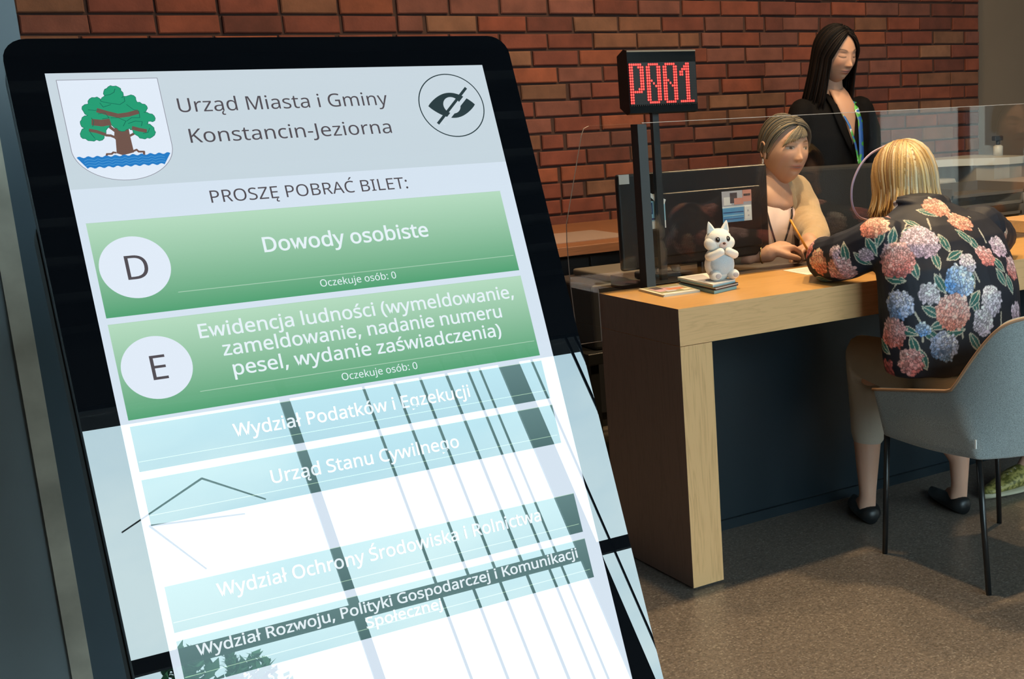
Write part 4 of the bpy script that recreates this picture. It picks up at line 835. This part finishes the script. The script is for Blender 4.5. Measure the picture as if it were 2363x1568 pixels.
cam_o = Vector((0, 0, EYE))
def pixray(x, y):
    d = right*((x-CX)/FPX)+down*((y-CY)/FPX)+fwd; return Vector((d.x, d.y, d.z/ZS)).normalized()
def shirtcol(co, no):
    # surface print: flowers, leaves and stems fixed to the cloth at 3D points
    n = len(co); colr = np.tile(np.array([.012, .014, .024]), (n, 1)); nzv = rng.random(n)
    base = BV
    def hit(x, y):
        h = base.ray_cast(cam_o, pixray(x, y)); return (np.array(h[0]), np.array(h[1])) if h[0] is not None else None
    # petal cells
    pts = co[rng.choice(n, n//9, replace=False)]+rng.normal(size=(n//9, 3))*.001
    from mathutils.kdtree import KDTree
    kd = KDTree(len(pts))
    for i, p in enumerate(pts): kd.insert(p, i)
    kd.balance()
    flowers = []
    for x, y, r, k in FL:
        h = hit(x, y)
        if h: flowers.append((h[0], r*1.22, k, h[1]))
    ks = list(FC)
    idx = rng.integers(0, n, 900)   # sides and front not seen in the photo
    for i in idx:
        if no[i][1] > .25 or no[i][0] > .75:
            if all(np.linalg.norm(co[i]-f[0]) > (.030+f[1]*1.1) for f in flowers): flowers.append((co[i].copy(), .026+.012*rng.random(), ks[rng.integers(0, len(ks))], no[i].copy()))
    leaves = []
    for x, y, a in LV:
        h = hit(x, y)
        if h is None: continue
        ra = math.radians(a); h2 = hit(x+6*math.cos(ra), y+6*math.sin(ra))
        if h2 is None: continue
        dd = h2[0]-h[0]; dd /= np.linalg.norm(dd)+1e-9; leaves.append((h[0], dd, h[1], .032))
    stems = []
    for P in ST:
        H = [hit(*q) for q in P]; H = [q[0] for q in H if q]
        stems += list(zip(H[:-1], H[1:]))
    for a, b in stems:
        ab = b-a; t = np.clip(((co-a)@ab)/(ab@ab+1e-9), 0, 1); d = np.linalg.norm(co-(a+t[:, None]*ab), axis=1); colr[d < .0026] = (.50, .46, .38)
    for p, dd, nn_, L in leaves:
        q = co-p; near = (np.abs(q) < .04).all(1)&((no@nn_) > .1); u = q@dd; s_ = np.cross(nn_, dd); v = q@s_
        e = np.abs(u)/L; wd = L*.42*np.clip(1-e**1.8, 0, 1); m = near&(e < 1)&(np.abs(v) < wd); colr[m] = (.03, .13, .115)
        m2 = m&((np.abs(v) > wd-.0028)|(np.abs(v) < .0012)); colr[m2] = (.55, .52, .42)
    for p, r, k, nn_ in flowers:
        q = co-p; d = np.linalg.norm(q, axis=1); ii = np.nonzero((d < r*1.15)&((no@nn_) > -.2))[0]; ci, c2 = (np.array(v) for v in FC[k])
        g = rng.normal(size=3)*.3+np.array([.3, .2, 1.0]); g /= np.linalg.norm(g)
        for i in ii:
            f = kd.find_n(co[i], 2); h = (f[0][1]*7919 % 1000)/1000; h2 = (f[0][1]*104729 % 1000)/1000
            if np.linalg.norm(pts[f[0][1]]-p) > r*1.02: continue
            edge = f[1][2]-f[0][2]; t = np.clip(.5-(q[i]@g)/r*.55+(h-.5)*.5, 0, 1); cc = ci*(1-t)+c2*t; cc = cc*(1.0+.95*h2)
            if edge < .0014: cc = cc*.38
            colr[i] = np.clip(cc, 0, .92)
    return colr
tmpb = remesh(c, 'probe', m_blk, pv, .009, 4, None, .0085, 9, zs=False); og = root_org(pv)
BV = BVHTree.FromPolygons([v.co+og for v in tmpb.data.vertices], [list(p.vertices) for p in tmpb.data.polygons]); bpy.data.objects.remove(tmpb)
m_shirt = pm('floral_cloth', (1, 1, 1), .62, attr=True, spec=.35, bump=.25, bscale=500)
remesh(c, 'blouse', m_shirt, pv, .0027, 8, shirtcol, .0085, 9)
HBL = [(.30, .17, .07), (.62, .42, .17), (.72, .52, .26), (.50, .31, .11), (.78, .62, .36), (.40, .24, .09), (.60, .50, .34)]
hair('hair', pv, HM, HBL, -.088, 70, 420, .05, .0055, .013, .018, .010, .4, None, 'blonde_hair', 56, True, .018, 1, -.06, (0, 0, .05))
m_pant = pm('light_beige_trousers', (.50, .44, .36), .85, bump=.3, bscale=300); m_tan = pm('tan_leather', (.34, .17, .08), .5, noise_amt=.2, noise_scale=10)
c = MB(); c.loft([(2.37, 2.44, .44, .165, .13), (2.37, 2.45, .52, .165, .13)], 0, 32)
limb(c, [(2.32, 2.50, .485), (2.325, 2.82, .500), (2.325, 2.80, .40), (2.320, 2.795, .27)], [.088, .064, .056, .050]); limb(c, [(2.45, 2.50, .485), (2.53, 2.76, .500), (2.535, 2.735, .40), (2.545, 2.69, .25)], [.088, .068, .060, .052])
remesh(c, 'trousers', m_pant, pv, .007, 3, None, .003)
for hx, hy, dx, dy in ((2.298, 2.768, .45, .9), (2.558, 2.655, .32, .95)): c = MB(); shoe(c, (hx, hy, 0), (dx, dy, 0), .235, .052, .042); c.build('shoe', m_blk, pv)
m_lav = thin_glass('lavender_film', (.86, .80, .90), 1.3); m_lavr = pm('lavender_rim', (.42, .32, .44), .35)
vis = thing('face_shield', (2.41, 2.86, .90), 'thin curved lavender rim beside the face of the blonde visitor', 'face shield')
c = MB(); P = [(2.455, 2.845, 1.108), (2.40, 2.85, 1.088), (2.362, 2.855, 1.055), (2.338, 2.86, 1.01), (2.332, 2.862, .97), (2.340, 2.865, .935), (2.365, 2.87, .905), (2.40, 2.875, .892)]; c.tube(smooth_path(P, 6), .0034, 0, 8, rnd=True); c.build('rim', m_lavr, vis)
# ---------------------------------------------------------------- shell chairs
m_fab, tt, bb = mat('grey_blue_felt'); tcn = N(tt, 'ShaderNodeTexCoord'); mpn = N(tt, 'ShaderNodeMapping'); mpn.inputs['Scale'].default_value = (1, 1, 2.6); nn = N(tt, 'ShaderNodeTexNoise'); nn.inputs['Scale'].default_value = 480; nn.inputs['Detail'].default_value = 3
rr = N(tt, 'ShaderNodeValToRGB'); rr.color_ramp.elements[0].position = .33; rr.color_ramp.elements[1].position = .68; rr.color_ramp.elements[0].color = (.13, .145, .145, 1); rr.color_ramp.elements[1].color = (.38, .42, .42, 1)
tt.links.new(tcn.outputs['Object'], mpn.inputs[0]); tt.links.new(mpn.outputs[0], nn.inputs[0]); tt.links.new(nn.outputs['Fac'], rr.inputs[0]); tt.links.new(rr.outputs[0], bb.inputs['Base Color']); bb.inputs['Roughness'].default_value = .9; bb.inputs['Sheen Weight'].default_value = .3
m_pipe = pm('tan_piping', (.33, .19, .11), .6); m_seat = pm('tan_seat', (.36, .19, .09), .6, noise_amt=.25, noise_scale=8); m_leg = pm('black_chair_leg', (.010, .011, .012), .28)
chair = thing('armchair', (2.36, 2.34, 0), 'grey-blue upholstered shell chair with thin black legs under the blonde visitor', 'chair')
cxm = 2.3625
pts = {'A': (2.130, 2.545, .476), 'B': (2.130, 2.245, .521), 'E': (2.158, 2.128, .700), 'E1': (2.225, 2.090, .712), 'E2': (cxm, 2.070, .714), 'D': (2.140, 2.515, .350), 'D2': (2.136, 2.34, .343), 'C': (2.137, 2.165, .357), 'C1': (2.22, 2.120, .352), 'C2': (cxm, 2.100, .350), 'M': (2.132, 2.39, .499)}
V = {}; L = []
def mir(p): return (2*cxm-p[0], p[1], p[2])
for k, p in pts.items():
    V[k] = len(L); L.append(p)
    if abs(p[0]-cxm) > 1e-4: V[k+'m'] = len(L); L.append(mir(p))
    else: V[k+'m'] = V[k]
q = [('A', 'M', 'D2', 'D'), ('M', 'B', 'C', 'D2'), ('B', 'E', 'C1', 'C'), ('E', 'E1', 'C1'), ('E1', 'E2', 'C2', 'C1')]
F = [[V[a] for a in f][::-1] for f in q]+[[V[a+'m'] for a in f] for f in q]
bm = bmesh.new(); vs = [bm.verts.new(p) for p in L]
for f in F: bm.faces.new([vs[i] for i in f])
bmesh.ops.recalc_face_normals(bm, faces=bm.faces[:]); crs = bm.edges.layers.float.new('crease_edge')
for e_ in bm.edges:
    zz_ = sorted((round(v.co.x, 3), round(v.co.z, 3)) for v in e_.verts)
    fold = any(abs(abs(v.co.x-cxm)-.2325) < .002 and abs(v.co.z-.521) < .002 for v in e_.verts) and any(abs(v.co.z-.357) < .002 for v in e_.verts)
    e_[crs] = .9 if (e_.is_boundary or fold) else 0
me = bpy.data.meshes.new('shell'); og = Vector(chair.location)
for v in bm.verts: v.co -= og; v.co.z *= ZS
bm.to_mesh(me); bm.free(); me.materials.append(m_fab); me.materials.append(m_pipe)
so = bpy.data.objects.new('shell', me); C.objects.link(so); so.parent = chair
sb_ = so.modifiers.new('round', 'SUBSURF'); sb_.levels = 3; sb_.render_levels = 3
for p_ in me.polygons: p_.use_smooth = True
dg = bpy.context.evaluated_depsgraph_get(); dg.update(); mE = bpy.data.meshes.new_from_object(so.evaluated_get(dg)); bE = bmesh.new(); bE.from_mesh(mE)
nb = {}
for e_ in bE.edges:
    if e_.is_boundary:
        for a_, b_ in ((e_.verts[0], e_.verts[1]), (e_.verts[1], e_.verts[0])): nb.setdefault(a_.index, []).append(b_.index)
bE.verts.ensure_lookup_table(); W = lambda i_: Vector((bE.verts[i_].co.x+og.x, bE.verts[i_].co.y+og.y, bE.verts[i_].co.z/ZS))
start = min(nb, key=lambda i_: (W(i_)-Vector(pts['A'])).length); endv = min(nb, key=lambda i_: (W(i_)-Vector(mir(pts['A']))).length)
best = None
for d0_ in nb[start]:
    ch_ = [start, d0_]
    while ch_[-1] != endv and len(ch_) < 5000: ch_.append([q for q in nb[ch_[-1]] if q != ch_[-2]][0])
    zm = sum(W(q).z for q in ch_)/len(ch_)
    if best is None or zm > best[0]: best = (zm, ch_)
rim = [W(q) for q in best[1]]; bE.free()
md = so.modifiers.new('thickness', 'SOLIDIFY'); md.thickness = .026; md.offset = -1; md.use_even_offset = True
bv = so.modifiers.new('edge', 'BEVEL'); bv.width = .006; bv.segments = 3; bv.limit_method = 'ANGLE'
c = MB(); c.tube(rim, .0042, 0, 8); c.build('piping', m_pipe, chair)
c = MB(); c.box((2.165, 2.185, .362), (2.560, 2.545, .432), 0, .022); c.build('seat', m_seat, chair)
c = MB(); c.box((2.175, 2.19, .350), (2.55, 2.52, .361), 0, .004); c.build('seat_frame', m_leg, chair)
for (tx, ty, fx, fy) in ((2.152, 2.515, 2.158, 2.540), (2.165, 2.185, 2.157, 2.143), (2.545, 2.50, 2.571, 2.512), (2.560, 2.185, 2.572, 2.143)):
    c = MB(); c.tube([(tx, ty, .352), (fx, fy, .0)], [.0085, .0075], 0, 12); c.build('leg', m_leg, chair)
c = MB(); c.box((2.1355, 2.166, .385), (2.139, 2.1635+.006, .408)); c.build('care_tag', m_paper, chair)
ch2 = copy_tree(chair); ch2.name = 'armchair'; ch2.location = (3.84, 2.36, 0); ch2.rotation_euler = (0, 0, math.radians(70)); ORG[ch2.name] = Vector(ch2.location)
ch2['label'] = 'grey-blue upholstered shell chair to the right of the blonde visitor, turned sideways'
# second visitor, only a foot shows at the right picture edge
m_swt = pm('grey_sweater', (.16, .17, .20), .9, bump=.5, bscale=250)
p2 = thing('person', (3.80, 2.42, 0), 'person mostly outside the right picture edge whose yellow-green sneaker shows behind the chair', 'person')
HM = hmat((3.72, 2.54, 1.12), (-.5, .85), 5, 0, 1.0); b = MB(); neck(b, HM, (3.76, 2.47, .97)); b.ell((3.77, 2.46, .94), (.08, .08, .05)); torso_core(b, (3.80, 2.44), .48, .95, .08, .09)
limb(b, [(3.78, 2.48, .48), (3.34, 2.66, .48), (3.29, 2.67, .42), (3.02, 2.71, .18), (2.895, 2.70, .085), (2.86, 2.695, .05)], [.05, .035, .035, .034, .03, .03]); limb(b, [(3.78, 2.38, .48), (3.43, 2.39, .48), (3.39, 2.40, .40), (3.365, 2.40, .20), (3.36, 2.40, .06)], [.05, .035, .035, .032, .03])
limb(b, [(3.72, 2.58, .92), (3.62, 2.66, .83), (3.48, 2.70, .81), (3.40, 2.74, .80)], [.04, .035, .03, .024]); hand(b, (3.40, 2.74, .80), (-.8, .4, -.1), (0, 0, -1), .3, SK, 1)
bodymesh('body', b, p2, HM, .006)
m_swt = pm('pale_blue_shirt', (.40, .45, .52), .9, bump=.5, bscale=250)
c = MB(); c.loft([(3.80, 2.42, .44, .14, .17), (3.80, 2.42, .65, .14, .17), (3.79, 2.44, .85, .125, .18), (3.77, 2.45, .94, .08, .12), (3.76, 2.46, .97, .06, .07)], 0, 32); limb(c, [(3.76, 2.58, .89), (3.64, 2.66, .82), (3.48, 2.71, .805)], [.06, .05, .04]); limb(c, [(3.80, 2.28, .89), (3.72, 2.24, .70), (3.56, 2.26, .60)], [.06, .05, .04])
remesh(c, 'shirt', m_swt, p2, .008, 3, None, .004)
hair('hair', p2, HM, HDK, -.03, 68, 140, .03, .008, .010, 0, .008, .5, None, 'dark_hair', 52, True, .01, 1, -.03)
c = MB(); limb(c, [(3.78, 2.50, .47), (3.36, 2.66, .49), (3.30, 2.67, .43), (3.10, 2.70, .25)], [.085, .068, .062, .05]); limb(c, [(3.78, 2.36, .47), (3.44, 2.40, .49), (3.38, 2.40, .30), (3.365, 2.40, .20)], [.085, .068, .058, .05]); remesh(c, 'trousers', m_jean, p2, .009, 3)
m_sol = pm('cream_sole', (.45, .42, .30), .7); m_snk, tt, bb = mat('olive_yellow_knit'); tcn = N(tt, 'ShaderNodeTexCoord'); nn = N(tt, 'ShaderNodeTexNoise'); nn.inputs['Scale'].default_value = 70; rr = N(tt, 'ShaderNodeValToRGB')
rr.color_ramp.elements[0].position = .42; rr.color_ramp.elements[0].color = (.10, .10, .02, 1); rr.color_ramp.elements[1].position = .58; rr.color_ramp.elements[1].color = (.34, .30, .09, 1); tt.links.new(tcn.outputs['Object'], nn.inputs[0]); tt.links.new(nn.outputs['Fac'], rr.inputs[0]); tt.links.new(rr.outputs[0], bb.inputs['Base Color'])
for hx, hy, dx, dy in ((2.895, 2.695, -1, .05), (3.36, 2.40, -1, 0)):
    c = MB(); shoe(c, (hx, hy, .012), (dx, dy, 0), .22, .075, .043); s2 = c.build('sneaker', m_snk, p2)
    c = MB(); shoe(c, (hx, hy, 0), (dx, dy, 0), .225, .020, .046); c.build('sole', m_sol, s2)
    c = MB()
    for k in range(6): u = .07+.016*k; c.tube([(hx-u, hy-.022, .066-.006*k), (hx-u, hy, .078-.007*k), (hx-u, hy+.022, .066-.006*k)], .0025, 0, 6)
    c.build('laces', m_sol, s2)

# ================================================================ BACKGROUND FURNITURE
def office_chair(x, y, rz, label):
    t = thing('office_chair', (x, y, 0), label, 'chair'); M = Matrix.Translation((x, y, 0)) @ Matrix.Rotation(rz, 4, 'Z')
    m1 = bpy.data.materials.get('black_mesh_fabric') or pm('black_mesh_fabric', (.012, .012, .014), .8, bump=.5, bscale=300)
    c = MB(); c.box((-.23, -.22, .42), (.23, .22, .48), 0, .025, M); c.build('seat', m1, t)
    c = MB(); c.box((-.21, .20, .55), (.21, .24, .98), 0, .018, M); c.build('backrest', m1, t)
    c = MB(); c.tube([M @ Vector((0, .1, .41)), M @ Vector((0, .26, .42)), M @ Vector((0, .262, .70))], .014); c.build('back_bracket', m_blk, t)
    c = MB(); c.tube([M @ Vector((0, 0, .42)), M @ Vector((0, 0, .07))], .022); c.build('gas_column', m_blk, t)
    for k in range(5):
        a = 2*math.pi*k/5; c = MB(); c.tube([M @ Vector((0, 0, .09)), M @ Vector((.26*math.cos(a), .26*math.sin(a), .06))], [.02, .012]); l = c.build('leg', m_blk, t)
        c = MB(); c.ell(M @ Vector((.26*math.cos(a), .26*math.sin(a), .026)), (.024, .024, .026), nu=14, nv=8); c.build('caster', m_blk, l)
    return t
office_chair(2.66, 3.84, 0, 'black office chair the clerk in the beige cardigan sits on')
office_chair(3.22, 3.86, -.3, 'empty black office chair between the seated clerk and the standing person')
m_redw = wood('reddish_wood', (.30, .13, .065), (.20, .085, .045), 0, .35); m_cab = pm('dark_cabinet', (.018, .019, .023), .5)
t = thing('sideboard', (2.3, 4.65, 0), 'long low sideboard with reddish wood top against the brick wall, left of the monitor', 'sideboard')
c = MB(); c.box((1.0, 4.28, .705), (3.10, 5.17, .74), 0, .002); c.build('wooden_top', m_redw, t)
c = MB(); c.box((1.02, 4.36, .0), (3.08, 5.17, .704)); c.build('body', m_cab, t)
for k in range(5): c = MB(); c.box((1.03+.41*k, 4.345, .06), (1.03+.41*k+.40, 4.359, .69), 0, .002); d_ = c.build('door', m_cab, t); c = MB(); c.tube([(1.40+.41*k, 4.335, .35), (1.40+.41*k, 4.335, .45)], .004); c.build('handle', m_post, d_)
m_gpp = pm('greyish_pink_paper', (.32, .22, .19), .8)
c = MB(); c.box((1.55, 4.40, .7402), (2.1, 4.85, .7425)); tag(c.build('paper_sheet', m_gpp, None, (1.8, 4.6, .74)), 'large brownish paper sheet on the sideboard, the left one of two', 'paper')
c = MB(); c.box((2.12, 4.42, .7402), (2.5, 4.78, .7425)); tag(c.build('paper_sheet', m_gpp, None, (2.3, 4.6, .74)), 'large brownish paper sheet on the sideboard, the right one beside the monitor', 'paper')
c = MB(); c.box((1.75, 4.90, .7402), (1.80, 5.0, .80), 0, .004); tag(c.build('tape_dispenser', m_blk, None, (1.77, 4.95, .74)), 'small dark block standing on the sideboard against the brick wall', 'dispenser')
m_prn = pm('charcoal_plastic', (.03, .03, .033), .5); m_tray = pm('grey_lid', (.17, .155, .14), .45)
st = thing('printer_stand', (2.08, 3.90, 0), 'black stand carrying the printer left of the counter', 'stand')
c = MB(); c.box((1.90, 3.72, .40), (2.36, 4.12, .44), 0, .003); c.build('shelf', m_blk, st)
for x in (1.91, 2.32):
    for y in (3.73, 4.08): c = MB(); c.box((x, y, 0), (x+.03, y+.03, .40)); c.build('leg', m_blk, st)
pr_ = thing('printer', (2.13, 3.9, .44), 'dark desktop printer with a grey lid behind the left end of the counter', 'printer')
c = MB(); c.box((1.95, 3.76, .44), (2.32, 4.08, .665), 0, .012); c.build('body', m_prn, pr_)
c = MB(); c.box((2.03, 3.77, .666), (2.30, 4.05, .690), 0, .008); c.build('lid', m_tray, pr_)
c = MB(); c.box((2.19, 3.78, .691), (2.27, 3.88, .722), 0, .008); c.build('feeder', m_tray, pr_)
c = MB(); c.ell((2.13, 3.758, .63), (.008, .003, .008)); c.build('button', m_paper, pr_)
ph = thing('desk_phone', (1.93, 3.27, .74), 'dark desk telephone behind the post of the acrylic screen', 'telephone')
c = MB(); c.box((1.862, 3.205, .74), (1.962, 3.315, .762), 0, .006); c.build('base', m_prn, ph)
c = MB(); c.tube([(1.872, 3.22, .770), (1.882, 3.225, .782), (1.912, 3.23, .788), (1.942, 3.23, .782), (1.952, 3.22, .770)], [.014, .010, .009, .010, .014], 0, 10, rnd=True); c.build('handset', m_tray, ph)
# right background
m_wp = pm('white_plastic', (.62, .62, .58), .35); m_clear = pm('frosted_plastic', (.34, .33, .30), .45, noise_amt=.1, noise_scale=20, stretch=(1, 1, .1)); m_gt = pm('grey_tray_plastic', (.12, .105, .09), .5)
t = thing('filing_cabinet', (4.55, 4.75, 0), 'low brown-grey filing cabinet standing where the brick wall ends', 'cabinet')
c = MB(); c.box((3.95, 4.30, 0), (5.4, 5.16, .60), 0, .004); c.build('body', m_gt, t)
for k in range(3): c = MB(); c.box((3.97+.475*k, 4.288, .03), (3.97+.475*k+.46, 4.299, .58), 0, .002); d_ = c.build('door', m_gt, t); c = MB(); c.tube([(4.38+.475*k, 4.28, .45), (4.38+.475*k, 4.28, .53)], .004); c.build('handle', m_blk, d_)
sh = thing('wall_shelf', (4.75, 5.0, .87), 'white wall shelf with a wavy front edge near the end of the brick wall', 'shelf')
P = [(4.52, 5.15), (4.52, 5.02), (4.60, 4.96), (4.70, 4.93), (4.78, 4.86), (4.84, 4.78), (4.92, 4.74), (5.02, 4.74), (5.07, 4.76), (5.07, 5.15)]
c = MB(); c.prism(P, .868, .905); c.build('board', m_wp, sh)
P2 = [(x if x > 4.8 else 4.8, y) for x, y in P[3:]]; c = MB(); c.prism([(4.80, 5.15), (4.80, 4.86), (4.86, 4.79), (4.93, 4.75), (5.02, 4.75), (5.06, 4.77), (5.06, 5.15)], .77, .8675); c.build('box_below', m_clear, sh)
c = MB(); c.tube([(5.03, 4.93, .905), (5.03, 4.93, .955), (5.03, 4.93, .962)], [.026, .026, .015], 0, 18); bt = thing('spray_bottle', (5.03, 4.93, .905), 'small white spray bottle with dark grey head standing on the wall shelf', 'bottle'); c.build('bottle_body', m_wp, bt)
c = MB(); c.tube([(5.03, 4.93, .962), (5.03, 4.93, .985)], .011, 0, 12); c.box((4.995, 4.915, .985), (5.055, 4.945, 1.01), 0, .005); c.build('spray_head', m_prn, bt)
c = MB(); c.tube([(4.50, 4.85, .60), (4.50, 4.85, .61), (4.50, 4.85, .80), (4.50, 4.85, .815)], [.09, .095, .105, .10], 0, 32); tag(c.build('waste_bin', m_clear, None, (4.50, 4.85, .60)), 'round frosted plastic drum on the cabinet below the white wall shelf', 'drum')
for k in range(4):
    c = MB(); M = Matrix.Translation((4.36+.01*k, 4.52, .60+.052*k)); c.box((-.24, -.16, 0), (.24, .16, .004), 0, 0, M); c.box((-.24, .15, 0), (.24, .16, .05), 0, 0, M); c.box((-.24, -.16, 0), (-.23, .16, .05), 0, 0, M); c.box((.23, -.16, 0), (.24, .16, .05), 0, 0, M); c.box((-.24, -.16, 0), (.24, -.155, .018), 0, 0, M)
    tag(c.build('letter_tray', m_gt, None, (4.36, 4.52, .60+.052*k)), 'grey-brown letter tray, %s of the stack of four on the filing cabinet' % ['lowest', 'second from bottom', 'second from top', 'topmost'][k], 'letter tray', 'stacked letter trays')
c = MB(); c.box((4.70, 4.36, .60), (5.02, 4.70, .80), 0, .006); tag(c.build('storage_box', pm('pale_grey_box', (.38, .36, .36), .6), None, (4.86, 4.53, .60)), 'pale grey storage box right of the letter trays on the filing cabinet', 'box')
c = MB(); c.box((3.40, 3.20, .7402), (3.62, 3.36, .785), 0, .002); tag(c.build('wooden_box', m_oakx, None, (3.5, 3.28, .74)), 'small light wooden box on the worktop at the right picture edge', 'box')
# ================================================================ OUTSIDE (seen only as reflections)
m_leafm = pm('tree_leaves', (.06, .16, .05), .7, attr=True); m_bark = pm('bark', (.10, .07, .05), .9); m_bld = pm('added_veil_facade', (.62, .53, .46), .9, noise_amt=.08, noise_scale=1)
def tree(x, y, h, r, sx, n, label, conif=False):
    t = thing('tree', (x, y, -.05), label, 'tree', 'trees beyond the facade'); c = MB(); c.tube([(x, y, -.05), (x+.05, y, h*.5), (x, y, h*.9)], [.09, .06, .02]); c.build('trunk', m_bark, t)
    c = MB()
    for k in range(n):
        u = random.random(); zz = h*(.40+.60*u); rr_ = r*((1-u)*1.1+.05 if conif else math.sqrt(max(.05, 1-(2*u-1)**2))); a = random.uniform(0, 6.283); q = math.sqrt(random.random())
        p = Vector((x+rr_*sx*q*math.cos(a), y+rr_*q*math.sin(a), zz)); d = Vector((random.gauss(0, 1), random.gauss(0, 1), random.gauss(0, 1))).normalized(); e_ = d.cross(Vector((.3, .5, .8))).normalized(); L_ = random.uniform(.05, .10); g_ = random.uniform(.6, 1.3)
        c.add([p-d*L_, p+e_*L_*.5, p+d*L_, p-e_*L_*.5], [(0, 1, 2, 3)], 0, (.05*g_, .17*g_, .06*g_))
    c.build('foliage', m_leafm, t)
tree(1.55, -8.2, 4.55, .40, 1, 1500, 'bushy tree outside, leftmost in the reflection on the kiosk glass'); tree(2.15, -9.7, 5.05, .42, .8, 1300, 'slim pointed tree outside, middle one in the reflection on the kiosk glass', True); tree(2.60, -11.2, 5.5, .45, 1.1, 1100, 'loose tree outside, right one in the reflection on the kiosk glass')
c = MB(); c.box((13, -16, -.05), (14, 6, 7.0));  # facade added outside to give the acrylic a warm reflected veil
for k in range(5): c.box((12.9, -14+3.6*k, .5), (13.0, -13+3.6*k, 4.5), 1)
tag(c.build('building', [m_bld, m_steel], None, (13.5, -5, -.05)), 'warm grey facade added opposite the side window for the veil in the acrylic', 'building')
